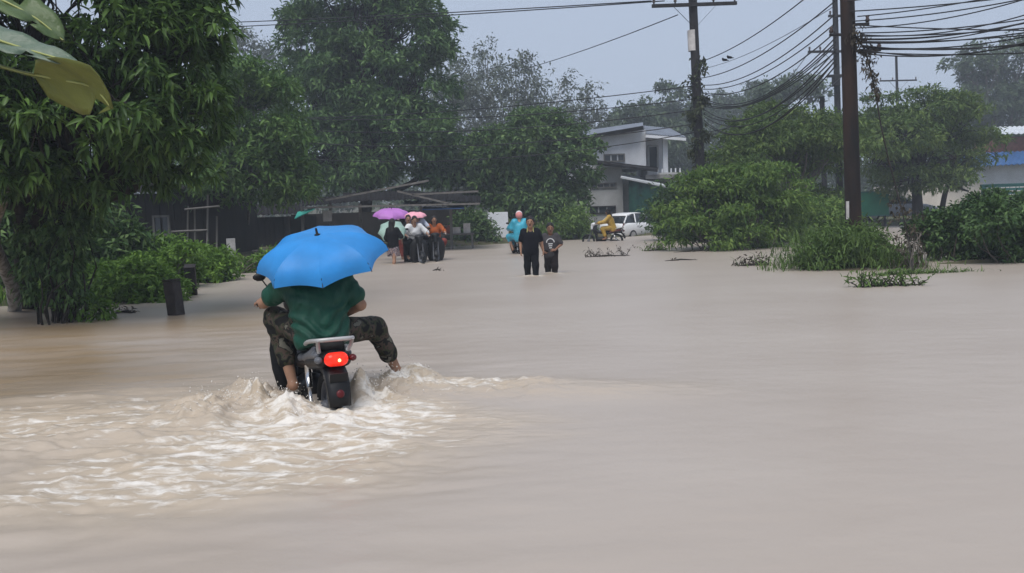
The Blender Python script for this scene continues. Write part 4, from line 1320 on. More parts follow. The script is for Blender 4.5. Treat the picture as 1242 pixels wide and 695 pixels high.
def banana_leaf(path, wmax, m, up, w0=.1, rip=(), t0=.0, fold=.25, seed=0):
    """blade swept along a midrib path; up = blade normal"""
    rg = np.random.default_rng(seed)
    path = [Vector(p) for p in path]
    n = 22
    # resample with Catmull-Rom
    pts = []
    ext = [path[0] * 2 - path[1]] + path + [path[-1] * 2 - path[-2]]
    for i in range(n + 1):
        t = i / n * (len(path) - 1)
        k = min(int(t), len(path) - 2); f = t - k
        a, b, c, d = ext[k:k + 4]
        pts.append(.5 * ((2 * b) + (c - a) * f + (2 * a - 5 * b + 4 * c - d) * f * f + (3 * b - a - 3 * c + d) * f ** 3))
    blade, rib = MB(), MB()
    up = Vector(up).normalized()
    V = []
    m_ = 4
    for i, p in enumerate(pts):
        t = i / n
        tg = (pts[min(i + 1, n)] - pts[max(i - 1, 0)]).normalized()
        s = tg.cross(up).normalized()
        nn = s.cross(tg)
        tb = max(0.0, (t - t0) / (1 - t0))
        w = .014 if tb <= 0 else wmax * max(0.0, (math.sin(math.pi * (w0 + (1 - w0) * tb) ** .8)) ** .55) * .5
        if t > .97: w *= .4
        wv = 1 + .03 * math.sin(i * 2.1 + seed)
        for k in range(-m_, m_ + 1):
            q = k / m_
            V.append(p + s * (w * q * wv) + nn * (fold * w * (abs(q) ** 1.3) * (1 if fold > 0 else 1) + .012 * math.sin(i * 1.3 + k)))
    Fc = []
    c = 2 * m_ + 1
    for i in range(n):
        for k in range(c - 1):
            if (i, k < m_) in rip and k not in (m_ - 1, m_):
                continue
            Fc.append((i * c + k, i * c + k + 1, (i + 1) * c + k + 1, (i + 1) * c + k))
    blade.add(V, Fc)
    o = blade.build('leaf', m, bn, smooth=True, world=True, solid=.003)
    rib.tube(pts, [.016 * (1 - .7 * i / n) for i in range(n + 1)], 6)
    r = rib.build('midrib', M['midrib'], o, smooth=True)
    r.data.transform(Matrix.Translation(-Vector(org(bn))))
    return o


stalk = Vector((-4.65, 6.6, 2.75))
# yellow leaf seen from below, hanging over the water
l1 = banana_leaf([stalk, P(-70, 62, 6.7), P(12, 84, 6.5), P(70, 96, 6.35), P(112, 106, 6.25), P(136, 132, 6.2)], .42, M['banana_yellow'], (.1, .80, .55), rip=((19, True), (20, True)), fold=-.25, t0=.52, w0=.04, seed=1)
l1['label'] = 'yellowing banana leaf hanging over the water'
l2 = banana_leaf([stalk, P(-90, 10, 6.6), P(-20, 42, 6.4), P(40, 62, 6.3), P(98, 78, 6.2)], .26, M['banana_pale'], (-.1, -.55, .85), fold=.2, seed=2, rip=((16, False),), t0=.2)
l3 = banana_leaf([stalk, P(-80, -30, 7.2), P(-10, -5, 7.3), P(40, 20, 7.3), P(78, 50, 7.3)], .36, M['banana_green'], (.3, -.6, .7), fold=.3, seed=3, rip=((13, True), (17, False)), t0=.3)
banana_leaf([stalk, (-5.2, 6.3, 3.4), (-5.8, 5.8, 3.3), (-6.2, 5.5, 2.8)], .45, M['banana_green'], (0, 0, 1), seed=4)
banana_leaf([stalk, (-4.7, 6.9, 3.6), (-4.9, 7.6, 4.0), (-5.2, 8.3, 3.8)], .45, M['banana_green'], (-.3, -.4, 1), seed=5)

# ---------------------------------------------------------------- leaning posts in the water
for (pb_, pt, w, lb) in ((G(214, 382), P(208, 341, 13.9), .19, 'nearer leaning dark timber post standing in the water'),
                         (G(233, 358), P(230, 324, 17.45), .20, 'farther dark timber post half hidden by weeds')):
    r = thing('timber_post', lb, 'post', pb_, group='leaning posts at the left bank')
    mb = MB()
    a = Vector(pb_); b = Vector(pt); d = (b - a).normalized()
    mb.bar(a - d * .35, b, w, w)
    mb.build('shaft', M['post_dark'], r, world=True, bevel=.018)
    mb = MB(); mb.bar(b + d * .002, b + d * .03, w * 1.06, w * 1.06)
    mb.build('cap', M['post_dark'], r, world=True, bevel=.008)

# ---------------------------------------------------------------- utility poles and cables
def pole(label, base, top, r0, r1, m, arms=(), braces=True, extra=None):
    root = thing('utility_pole', label, 'pole', base)
    mb = MB()
    a, b = Vector(base), Vector(top)
    mb.tube([a - (b - a).normalized() * .5] + [a + (b - a) * (i / 6) for i in range(7)], [r0] + [r0 + (r1 - r0) * i / 6 for i in range(7)], 14)
    mb.build('shaft', M[m], root, smooth=True, world=True)
    d = (b - a)
    for (t, hw, ang, ins) in arms:
        c = a + d * t
        ax = Vector((math.cos(ang), math.sin(ang), .0))
        off = Vector((-ax.y, ax.x, 0)) * -(r0 + .05)
        m2 = MB(); m2.bar(c + off - ax * hw, c + off + ax * hw, .11, .12)
        arm = m2.build('crossarm', M['pole_dark'], root, world=True, bevel=.01)
        for s in ins:
            m3 = MB(); p = c + off + ax * hw * s
            m3.lathe([(.0, .05), (.03, .05), (.03, .12), (.06, .13), (.06, .16), (.035, .18), (.06, .2), (.05, .25), (.0, .27)], p, (0, 0, 1), 10)
            i_ = m3.build('insulator', M['ceramic'], arm, smooth=True)
            i_.data.transform(Matrix.Translation(-Vector(org(root))))
        if braces:
            for s in (-1, 1):
                m4 = MB(); m4.bar(c + off * 1.3 + ax * hw * .5 * s - Vector((0, 0, .06)), c + off * 1.1 - Vector((0, 0, hw * .55)), .035, .01)
                m4.build('brace', M['pole_dark'], root, world=True)
    return root


PL_b, PL_t = P(853, 296, 34), P(838.5, -40, 34)
poleL = pole('dark vine covered pole with a long crossarm at the top of the picture', PL_b, PL_t, .19, .15, 'pole_dark', [(.862, 1.55, 0.0, (-.95, -.45, .45, .95))])
mb = MB()
dl = (PL_t - PL_b)
pa = PL_b + dl * .72
mb.lathe([(.176, 0), (.176, .75)], P(840.5, 62, 34), dl.normalized(), 14)
mb.build('notice_wrap', M['crate_white'], poleL, smooth=True, world=True)
# climbing vine on that pole
rg = np.random.default_rng(23)
r = thing('climbing_vine', 'leafy vine climbing the dark pole with the long crossarm', 'vine', PL_b)
mb = MB()
pts = []
for i in range(60):
    t = .05 + .62 * i / 59
    p = PL_b + dl * t
    a = i * .55
    pts.append(p + Vector((math.cos(a) * .2, math.sin(a) * .2, 0)))
mb.tube(pts, .015, 5)
mb.build('stem', M['bark'], r, world=True, smooth=True)
Pc = np.array([A3(pts[rg.integers(0, 60)]) for _ in range(230)]) + rg.normal(size=(230, 3)) * np.array([.12, .12, .12])
V, T, Q, tint = crown_geo(Pc, nrm(rg.normal(size=Pc.shape)), rg, 7, .17, .10, .07, .4)
o = link_mesh('foliage', fast_mesh('foliage', V - A3(PL_b), T, Q, False, tint), M['vine'], r); o['kind'] = 'stuff'

PR_b, PR_t = P(1036, 300, 20.6), P(1026, -60, 20.6)
poleR = pole('thick brown timber pole rising from the grassy mound', PR_b, PR_t, .182, .150, 'pole_wood', [])
# cable brackets on the big pole
for (py, s, hw) in ((30, 1, .22), (62, 1, .48), (42, -1, .12)):
    q = P(1031 if s > 0 else 1023, py, 20.6)
    m2 = MB(); m2.bar(q, q + Vector((s * (hw + .2), -.02, 0)), .05, .06)
    arm = m2.build('bracket', M['pole_dark'], poleR, world=True, bevel=.008)
    m3 = MB(); m3.lathe([(0, .02), (.04, .02), (.05, .08), (.03, .11), (.045, .15), (0, .17)], q + Vector((s * (hw + .16), -.02, .02)), (0, 0, 1), 10)
    i_ = m3.build('insulator', M['ceramic'], arm, smooth=True); i_.data.transform(Matrix.Translation(-Vector(org(poleR))))
m2 = MB(); q = P(1028, 255, 20.38)
m2.box(q, (.06, .03, .40)); m2.build('white_marker', M['crate_white'], poleR, world=True)

PB_b, PB_t = P(1019, 262, 48), P(1012, -30, 48)
poleB = pole('slimmer pole with a crossarm and transformer box half behind the big brown pole', PB_b, PB_t, .19, .13, 'pole_dark',
             [(.685, 1.65, .12, (-.95, -.6, .6, .95)), (.83, .5, .12, (-.8, .8))])
m2 = MB(); m2.box(P(1014, 92, 47.7), (.9, .3, .12)); m2.box(P(1014, 98, 47.6), (.34, .34, .55)); m2.build('transformer', M['pole_dark'], poleB, world=True, bevel=.02)
PC_b, PC_t = P(1092, 260, 78), P(1087, 68, 78)
pole('distant pole with a short crossarm above the spreading tree', PC_b, PC_t, .17, .10, 'pole_dark', [(.845, 1.65, .1, (-.95, -.3, .95))])
pole('short bare post sticking up left of the big brown pole', P(1001, 268, 50), P(997, 117, 50), .15, .13, 'pole_dark', [])
pole('thin dark pole top poking out of the rounded yard tree', P(628, 280, 58), P(629.0, 136, 58), .10, .09, 'pole_dark', [(.96, .32, .3, ())], braces=False)

EXTRA = [((1046, 47), (1400, -14), .42), ((1046, 51), (1400, -32), .62), ((1046, 55), (1400, 18), .5), ((1048, 58), (1400, 30), .3), ((1040, 20), (1400, -52), .25), ((1040, 34), (1400, -60), .5), ((1044, 42), (1400, -46), .7), ((1046, 60), (1400, -10), .85), ((1046, 63), (1400, 52), .2)]
ORD = ['uppermost', 'second', 'third', 'fourth', 'fifth', 'sixth', 'seventh', 'eighth', 'ninth', 'tenth', 'eleventh', 'twelfth']


def cable(a, b, sag, label, group, r=.014):
    a, b = Vector(a), Vector(b)
    mb = MB()
    pts = []
    for i in range(25):
        t = i / 24
        p = a + (b - a) * t
        p.z -= sag * 4 * t * (1 - t)
        pts.append(p)
    mb.tube(pts, r, 5)
    o = mb.build('power_cable', M['cable'], smooth=True)
    tag(o, label, 'cable', group)


arm_y = 33.7
# top pair leaving the long crossarm to the left
for i, (x0, y0, px, py) in enumerate(((790, 1, -420, 20), (806, 1, -420, 32))):
    cable(P(x0, y0, arm_y), P(px, py, 72), .9, f'{["upper", "lower"][i]} of the two cables running left from the long crossarm', 'cables running left', .022)
cable(P(822, 18, arm_y), P(520, 100, 95), .8, 'single thin cable slanting down left from below the long crossarm', 'cables running left', .02)
for i, (y0, y1) in enumerate(((104, 150), (120, 148), (133, 160), (150, 172), (160, 190))):
    cable(P(842 + i, y0, 33.8), P(330 - 12 * i, y1 - 6, 41.0 - i * .3), .25 + .12 * i, f'{ORD[i]} of the low cables crossing before the towering mango tree', 'low cables to the left', .018)
# fan from the left pole to the big pole
fan = [((846, 76), (1010, -30), .35), ((848, 95), (1012, 2), .45), ((850, 103), (1012, 18), .6), ((851, 112), (1012, 40), .7), ((851, 118), (1013, 46), 1.0), ((852, 125), (1013, 52), .85),
       ((853, 132), (1014, 60), 1.2), ((853, 138), (1014, 68), 1.0), ((854, 146), (1014, 72), 1.35), ((855, 150), (1015, 78), 1.2)]
for i, (p0, p1, sg) in enumerate(fan):
    cable(P(*p0, 33.9), P(*p1, 20.7), sg * .75, f'{ORD[i]} of the cables fanning from the vine covered pole to the big pole', 'cables between the two poles', .016)
# from the big pole to the right edge
fan2 = [((1024, 2), (1400, -75), .2), ((1026, 14), (1400, -28), .15), ((1030, 26), (1400, -40), .3), ((1040, 40), (1400, -8), .3), ((1041, 44), (1400, 14), .2), ((1042, 48), (1400, -20), .5),
        ((1042, 52), (1400, 8), .35), ((1043, 56), (1400, -2), .6), ((1043, 60), (1400, 44), .12), ((1040, 64), (1400, 2), .7), ((1030, 30), (1400, 36), .1), ((1036, 50), (1400, 22), .25)]
for i, (p0, p1, sg) in enumerate(fan2):
    cable(P(*p0, 20.5), P(*p1, 17.5), sg * .6, f'{ORD[i]} of the cables spreading from the big pole to the right edge', 'cables to the right edge', .014)
for i, (p0, p1, sg) in enumerate(EXTRA):
    cable(P(*p0, 20.2), P(*p1, 16.5), sg * .6, f'{ORD[i]} of the thicker bundled cables on the long bracket of the big pole', 'bundled cables to the right edge', .013)
for i, (p0, p1, sg) in enumerate((((852, 108), (1011, 30), .55), ((853, 121), (1012, 56), .9), ((853, 128), (1012, 64), .7), ((854, 141), (1013, 74), 1.1))):
    cable(P(*p0, 33.8), P(*p1, 20.5), sg * .75, f'{ORD[i]} of the thicker bundled cables from the vine covered pole to the big pole', 'bundled cables between the poles', .015)
for i, (p0, p1) in enumerate((((982, 62), (842, 170)), ((1050, 62), (860, 182)), ((1000, 66), (858, 160)))):
    cable(P(*p0, 47.8), P(*p1, 36), .8, f'{ORD[i]} of the slack cables from the transformer pole down to the vine covered pole', 'slack cables', .02)

# overgrown loose cable hanging beside the big pole
rg = np.random.default_rng(29)
hv0 = G(1108, 332)
r = thing('hanging_vine', 'dead vine on a loose cable hanging from the big pole bracket into the water', 'vine', hv0)
path = [P(1036, 40, 20.3), P(1050, 62, 20.3), P(1056, 85, 20.2), P(1062, 112, 20.1), P(1068, 150, 20.0), P(1078, 195, 19.8), P(1090, 240, 19.4), P(1100, 280, 19.0), P(1108, 332, hv0.y)]
mb = MB(); mb.tube(path, .016, 6); mb.build('stem', M['bark'], r, smooth=True, world=True)
Pc = []
for i in range(190):
    u = rg.random()
    t = u ** 1.6 * 3.2 if rg.random() < .55 else 6.1 + 1.9 * rg.random()
    k = min(int(t), 7); p = path[k].lerp(path[k + 1], t - k)
    w = .035 + (.05 if k < 2 else .0) + (.12 if k >= 6 else 0)
    Pc.append(A3(p) + rg.normal(size=3) * w)
Pc = np.array(Pc)
V, T, Q, tint = crown_geo(Pc, nrm(rg.normal(size=Pc.shape)), rg, 4, .09, .045, .03, .8)
o = link_mesh('foliage', fast_mesh('foliage', V - A3(hv0), T, Q, False, tint), M['dead'], r); o['kind'] = 'stuff'
shrub('dead_brush', 'thin dead brush and creeper standing in water under the hanging vine', G(1105, 333),
      [(A3(P(1090, 312, 18.2)), (.45, .2, .28)), (A3(P(1112, 290, 18.6)), (.16, .14, .6))], 'dead', 60, 4, .08, .03, .09, seed=361, stems=16, cat='brush')
# two small birds on a wire
for i, (px, py) in enumerate(((879, 73), (885, 70))):
    c = P(px, py, 27)
    v = Vox((-.1, -.16, -.1), (.1, .2, .12), .012)
    v.cap((0, -.05, 0), (0, .05, .02), .035, .04); v.cap((0, .07, .05), (0, .075, .055), .028); v.cap((0, .09, .05), (0, .125, .048), .01, .004, .01); v.cap((0, -.06, -.01), (0, -.16, -.03), .02, .012)
    rt = thing('bird', ['dark bird on the left of the perched pair', 'dark bird on the right of the perched pair'][i], 'bird', c, rotz=.6)
    v.build('body', M['cloth_black'], rt)
cable(P(850, 84, 33.9), P(1011, 8, 20.7), .20, 'thin cable on which two birds perch between the poles', None, .008)

# ---------------------------------------------------------------- buildings
def sheet(mb, a, b, c, d, n=10, amp=.02):
    """corrugated sheet a-b along the ridges' cross direction, c-d opposite edge"""
    a, b, c, d = [Vector(p) for p in (a, b, c, d)]
    nn = (b - a).cross(d - a).normalized()
    V = []
    k = n * 4
    for i in range(k + 1):
        t = i / k
        off = nn * (amp * math.sin(t * n * 2 * math.pi))
        V += [a.lerp(b, t) + off, d.lerp(c, t) + off]
    Fc = [(2 * i, 2 * i + 2, 2 * i + 3, 2 * i + 1) for i in range(k)]
    mb.add(V, Fc)
    return mb


# two storey house
YH = 52.0
hs = thing('two_storey_house', 'white two storey house with a sloping metal roof and a balcony', 'house', P(750, 284, YH))
def wallbox(mb, px0, px1, z0, z1, Y0, Y1):
    x0, x1 = P(px0, 250, Y0).x, P(px1, 250, Y0).x
    mb.box(((x0 + x1) / 2, (Y0 + Y1) / 2, (z0 + z1) / 2), (x1 - x0, Y1 - Y0, z1 - z0))
    return x0, x1
def zp(px, py, Y): return P(px, py, Y).z
zg = -.1
z1 = zp(735, 203, YH)
z2l, z2r = zp(712, 166, YH), zp(779, 156, YH)
mb = MB(); wallbox(mb, 700, 756, zg, z1, YH, YH + 7); mb.build('ground_floor_wall', M['plaster_grey'], hs, world=True)
# upper wall with a sloping top
xa, xb = P(715, 200, YH).x, P(784, 200, YH).x
mb = MB()
V = [(xa, YH + .05, z1 - .1), (xb, YH + .05, z1 - .1), (xb, YH + .05, z2r - .05), (xa, YH + .05, z2l - .05)]
V += [(x, y + 6.5, z) for (x, y, z) in V]
mb.add(V, [(0, 1, 2, 3), (7, 6, 5, 4), (1, 0, 4, 5), (2, 1, 5, 6), (3, 2, 6, 7), (0, 3, 7, 4)])
mb.build('upper_wall', M['plaster_white'], hs, world=True)
mb = MB(); wallbox(mb, 786, 810, zp(796, 214, YH + 2), zp(796, 160, YH + 2), YH + 2, YH + 6.5); mb.build('porch_wall', M['plaster_white'], hs, world=True)
mb = MB(); wallbox(mb, 757, 826, zg, zp(800, 216, YH), YH + 1.2, YH + 7); mb.build('side_wing_wall', M['plaster_grey'], hs, world=True)
mb = MB(); p = P(807, 190, YH); mb.bar((p.x, YH + .1, zp(807, 215, YH)), (p.x, YH + .1, zp(807, 163, YH)), .28, .28); mb.build('pillar', M['plaster_white'], hs, world=True, bevel=.02)
mb = MB(); wallbox(mb, 784, 827, zp(800, 217, YH), zp(800, 212, YH), YH - .5, YH + 2); mb.build('balcony_slab', M['concrete'], hs, world=True, bevel=.02)
mb = MB(); wallbox(mb, 800, 827, zp(815, 213, YH - .45), zp(815, 209, YH - .45), YH - .45, YH - .25); bal = mb.build('balcony_rail', M['plaster_grey'], hs, world=True)
for k in range(8):
    p = P(787 + k * 5.4, 210, YH - .35)
    mb = MB(); mb.box((p.x, YH - .35, zp(795, 210.5, YH)), (.07, .06, .5)); q = mb.build('baluster', M['plaster_white'], hs, world=True)
def window(px0, py0, px1, py1, Y, parent, frame='wood_grey', slat=0):
    a, b = P(px0, py1, Y), P(px1, py0, Y)
    mb = MB(); t = .07
    for (c, s) in ((((a.x + b.x) / 2, Y - .04, b.z), (b.x - a.x + t, .08, t)), (((a.x + b.x) / 2, Y - .04, a.z), (b.x - a.x + t, .08, t)),
                   ((a.x, Y - .04, (a.z + b.z) / 2), (t, .08, b.z - a.z - t)), ((b.x, Y - .04, (a.z + b.z) / 2), (t, .08, b.z - a.z - t))):
        mb.box(c, s)
    w = mb.build('window', M[frame], parent, world=True)
    og = Vector(org(parent))
    n = max(1, slat)
    for k in range(n):
        x0 = a.x + (b.x - a.x) * k / n + .04; x1 = a.x + (b.x - a.x) * (k + 1) / n - .04
        mb = MB(); mb.box(((x0 + x1) / 2, Y - .02, (a.z + b.z) / 2), (x1 - x0, .02, b.z - a.z - t - .004))
        g = mb.build('pane', M['glass'], w); g.data.transform(Matrix.Translation(-og))
    return w
window(733, 187, 757, 196, YH + .04, hs, slat=3)
window(717, 222, 747, 228, YH - .01, hs, slat=4)
window(716, 250, 746, 259, YH - .01, hs, 'wood_dark', slat=3)
mb = MB(); a, b = P(788, 206, YH + 2), P(796, 178, YH + 2); mb.box(((a.x + b.x) / 2, YH + 1.96, (a.z + b.z) / 2), (b.x - a.x, .06, b.z - a.z)); d_ = mb.build('door', M['glass'], hs, world=True, bevel=.01)
mb = MB()
for x in (a.x - .06, b.x + .06): mb.box((x, YH + 1.94, (a.z + b.z) / 2 + .03), (.1, .1, b.z - a.z + .14))
mb.box(((a.x + b.x) / 2, YH + 1.94, b.z + .06), (b.x - a.x, .1, .1)); q = mb.build('door_frame', M['plaster_grey'], d_, world=False); q.data.transform(Matrix.Translation(-Vector(org(hs))))
# roofs
mb = MB(); sheet(mb, P(706, 166, YH - .7), P(706, 160, YH + 7.5), P(780, 149.5, YH + 7.5), P(780, 153.5, YH - .7), 12, .03); rf = mb.build('roof', M['roof_metal'], hs, world=True, solid=.04)
mb = MB(); mb.bar(P(706, 167.5, YH - .72), P(780, 155, YH - .72), .06, .22); q = mb.build('fascia', M['roof_old'], rf); q.data.transform(Matrix.Translation(-Vector(org(hs))))
mb = MB(); sheet(mb, P(779, 153, YH + 3.2), P(812, 156.5, YH + 3.6), P(832, 167, YH - .8), P(784, 163, YH - .8), 14, .03); mb.build('porch_roof', M['roof_metal'], hs, world=True, solid=.04)
mb = MB(); mb.bar(P(783, 165, YH - .8), P(832, 169, YH - .8), .05, .16); mb.build('porch_fascia', M['plaster_white'], hs, world=True)
mb = MB(); mb.slab([P(722, 197, YH - .9), P(798, 206, YH - .9), P(798, 203, YH + .03), P(722, 194, YH + .03)], .12); mb.build('ledge_roof', M['roof_old'], hs, world=True)
mb = MB(); mb.slab([P(753, 214, YH - 1.2), P(808, 225, YH - 1.2), P(808, 221, YH + 1.0), P(753, 210, YH + 1.0)], .1); mb.build('lean_to_roof', M['roof_pale'], hs, world=True)
mb = MB()
nv = []
for i in range(13):
    for j in range(7):
        p = P(757 + 45 * i / 12, 0, YH - .9)
        zt = zp(757 + 45 * i / 12, 219 + 9 * i / 12, YH - .9)
        nv.append((p.x, YH - .9 + .12 * math.sin(i * 1.9 + j * .4), zt + (zg + .3 - zt) * j / 6))
mb.add(nv, [(i * 7 + j, (i + 1) * 7 + j, (i + 1) * 7 + j + 1, i * 7 + j + 1) for i in range(12) for j in range(6)])
o = mb.build('shade_net', M['net_green'], smooth=True, solid=.01); tag(o, 'dark green shade net hung under the house lean-to', 'net')

# white panel by the yard tree
o = MB(); a, b = P(593, 296, 43), P(616, 257, 43); o.box(((a.x + b.x) / 2, 43, (a.z + b.z) / 2), (b.x - a.x, .12, b.z - a.z)); o = o.build('wall_panel', M['plaster_white'], bevel=.015); tag(o, 'plain white upright wall panel left of the yard tree', 'wall')

# market shed behind the crowd
YS = 36.0
sh = thing('market_shed', 'long dark open market shed with sagging sheet metal roof', 'shed', P(470, 302, YS))
for px in (368, 402, 438, 475, 512, 548):
    mb = MB(); a = P(px, 303, YS); b = P(px - 1.5, 247, YS); mb.bar((a.x, YS, -.3), b, .11, .11); mb.build('post', M['wood_grey'], sh, world=True)
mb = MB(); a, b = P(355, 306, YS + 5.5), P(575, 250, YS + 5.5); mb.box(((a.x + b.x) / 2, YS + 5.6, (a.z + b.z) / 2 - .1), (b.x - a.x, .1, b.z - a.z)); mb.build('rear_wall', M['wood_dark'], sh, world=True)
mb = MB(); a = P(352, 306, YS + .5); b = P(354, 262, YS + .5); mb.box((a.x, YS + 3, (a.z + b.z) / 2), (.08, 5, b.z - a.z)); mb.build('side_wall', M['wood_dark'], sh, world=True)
rs = [((366, 250), (420, 245), 240, 3.0), ((416, 245), (470, 242), 234, 3.4), ((466, 243), (510, 241), 232, 3.4), ((505, 246), (560, 243), 233, 3.2), ((490, 249), (545, 251), 243, 2.0), ((540, 243), (583, 246), 236, 2.6)]
for i, (l, r_, ty, dp) in enumerate(rs):
    mb = MB(); sheet(mb, P(*l, YS - .9 - .12 * i), P(*r_, YS - .9 - .12 * i), P(r_[0], ty + (r_[1] - l[1]) * .5, YS + dp), P(l[0], ty, YS + dp), 9, .02)
    mb.build('roof_sheet', M['roof_old' if i != 4 else 'roof_metal'], sh, world=True, solid=.015)
for (p0, p1) in (((395, 243), (520, 219)), ((482, 232), (545, 247)), ((500, 236), (580, 232)), ((365, 252), (582, 247))):
    mb = MB(); mb.bar(P(*p0, YS - 1.7), P(*p1, YS - 1.7), .07, .07); mb.build('beam', M['wood_grey'], sh, world=True)
mb = MB(); a = P(397, 262, YS - .2); mb.box(a, (.34, .05, .42)); mb.build('sign_board', M['crate_white'], sh, world=True, bevel=.01)
mb = MB(); mb.slab([P(357, 265, YS - 1.5), P(380, 254, YS - 1.5), P(384, 251, YS + .2), P(361, 257, YS + .2)], .03); o = mb.build('awning', M['teal_awning']); tag(o, 'small bright teal awning at the left end of the market shed', 'awning')
mb = MB(); mb.slab([P(512, 254, YS - 1.4), P(563, 252, YS - 1.4), P(560, 247, YS + 1), P(515, 248, YS + 1)], .03); o = mb.build('tarpaulin', M['tarp_blue']); tag(o, 'dark blue tarpaulin strung under the right end of the market shed', 'tarpaulin')
# stall table and goods on it
st = thing('stall_table', 'low timber stall table at the right end of the market shed', 'table', P(553, 299, 36.5))
a = P(555, 284, 36.3)
mb = MB(); mb.box(a, (1.3, .7, .06)); mb.build('table_top', M['wood_grey'], st, world=True)
for sx in (-.58, .58):
    for sy in (-.28, .28):
        mb = MB(); mb.bar((a.x + sx, a.y + sy, -.2), (a.x + sx, a.y + sy, a.z - .03), .06, .06); mb.build('leg', M['wood_grey'], st, world=True)
for i, (dx, w, h, m, lb) in enumerate(((-.42, .3, .3, 'crate_red', 'red plastic crate on the stall table'), (-.05, .34, .22, 'crate_white', 'pale box in the middle of the stall table'), (.38, .26, .36, 'crate_white', 'tall pale box at the right end of the stall table'))):
    r = thing('crate', lb, 'crate', (a.x + dx, a.y, a.z + .03), group='goods on the stall table')
    mb = MB()
    for (cx, cy, sx, sy) in ((0, -.15, w, .02), (0, .15, w, .02), (-w / 2 + .01, 0, .02, .28), (w / 2 - .01, 0, .02, .28)):
        mb.box((cx, cy, h / 2 + .01), (sx, sy, h))
    mb.box((0, 0, .012), (w - .04, .28, .02)); mb.build('box', M[m], r)
    mb = MB(); mb.box((0, 0, h + .02), (w + .03, .33, .02)); mb.build('rim', M[m], r)

# dark timber house on the left behind the weeds
YL = 30.0
lh = thing('timber_house', 'dark timber house in shade behind the left weeds', 'house', P(200, 312, YL))
a, b = P(120, 316, YL), P(262, 232, YL)
nb_ = 17
for k in range(nb_):
    x0 = a.x + (b.x - a.x) * k / nb_; x1 = a.x + (b.x - a.x) * (k + 1) / nb_
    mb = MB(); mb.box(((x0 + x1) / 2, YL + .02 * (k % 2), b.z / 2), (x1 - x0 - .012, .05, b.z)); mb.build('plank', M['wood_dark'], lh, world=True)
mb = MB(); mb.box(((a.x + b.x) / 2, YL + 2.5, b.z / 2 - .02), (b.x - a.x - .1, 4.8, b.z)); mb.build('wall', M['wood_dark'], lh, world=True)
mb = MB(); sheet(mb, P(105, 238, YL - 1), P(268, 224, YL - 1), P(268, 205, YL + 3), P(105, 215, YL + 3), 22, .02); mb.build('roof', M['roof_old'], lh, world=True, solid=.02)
window(188, 262, 205, 285, YL - .03, lh, 'wood_grey', 2)
mb = MB(); mb.slab([P(243, 226, YL - 1.6), P(263, 228, YL - 1.6), P(262, 210, YL - .4), P(247, 208, YL - .4)], .03); o = mb.build('sheet_metal', M['roof_metal']); tag(o, 'loose sheet of pale metal on the eave of the dark timber house', 'sheet metal')
# pale pole frame of an empty stall
fr = thing('market_stall', 'empty market stall of pale poles beside the light green tree', 'stall', P(238, 312, 28.0))
for (p0, p1) in (((226, 312), (228, 250)), ((250, 314), (252, 236)), ((236, 310), (236, 252)), ((262, 314), (263, 262))):
    mb = MB(); q0, q1 = P(*p0, 28.0), P(*p1, 28.0); q0.z = -.1; mb.tube([q0, q1], .03, 8); mb.build('upright', M['wood_grey'], fr, world=True, smooth=True)
for (p0, p1) in (((208, 281), (252, 279)), ((224, 254), (266, 250)), ((224, 298), (252, 298))):
    mb = MB(); mb.tube([P(*p0, 27.94), P(*p1, 27.94)], .03, 8); mb.build('crossbar', M['wood_grey'], fr, world=True, smooth=True)
mb = MB(); a, b = P(276, 314, 29.0), P(285, 289, 29.0); mb.box(((a.x + b.x) / 2, 29.0, (a.z + b.z) / 2), (b.x - a.x, .06, b.z - a.z)); o = mb.build('upright_board', M['crate_white'], bevel=.01); tag(o, 'small pale board standing at the foot of the light green tree', 'board')
# furniture in the shade by the water: a low bench
bn2 = thing('low_bench', 'low grey bench in the shade left of the blue umbrella', 'bench', P(330, 312, 30))
a = P(332, 303, 30)
for k in range(3):
    mb = MB(); mb.box((a.x, a.y - .16 + .16 * k, a.z), (1.3, .13, .04)); mb.build('slat', M['wood_grey'], bn2, world=True)
for s in (-.55, .55):
    mb = MB(); mb.box((a.x + s, a.y, (a.z - .02) / 2), (.06, .4, a.z - .02)); mb.build('leg', M['wood_grey'], bn2, world=True)

# low plank shack left of the market shed
sk = thing('plank_shack', 'low dark plank shack between the light green tree and the market shed', 'shack', P(322, 310, 39))
a, b = P(282, 312, 39), P(362, 262, 39)
for k in range(14):
    x0 = a.x + (b.x - a.x) * k / 14; x1 = a.x + (b.x - a.x) * (k + 1) / 14
    mb = MB(); mb.box(((x0 + x1) / 2, 39 + .03 * (k % 2), b.z / 2), (x1 - x0 - .015, .05, b.z)); mb.build('plank', M['wood_dark'], sk, world=True)
mb = MB(); mb.box(((a.x + b.x) / 2, 41, b.z / 2 - .02), (b.x - a.x - .1, 3.6, b.z)); mb.build('wall', M['wood_dark'], sk, world=True)
mb = MB(); sheet(mb, P(276, 262, 38.2), P(366, 258, 38.2), P(366, 246, 41.5), P(276, 248, 41.5), 14, .02); mb.build('roof', M['roof_old'], sk, world=True, solid=.02)
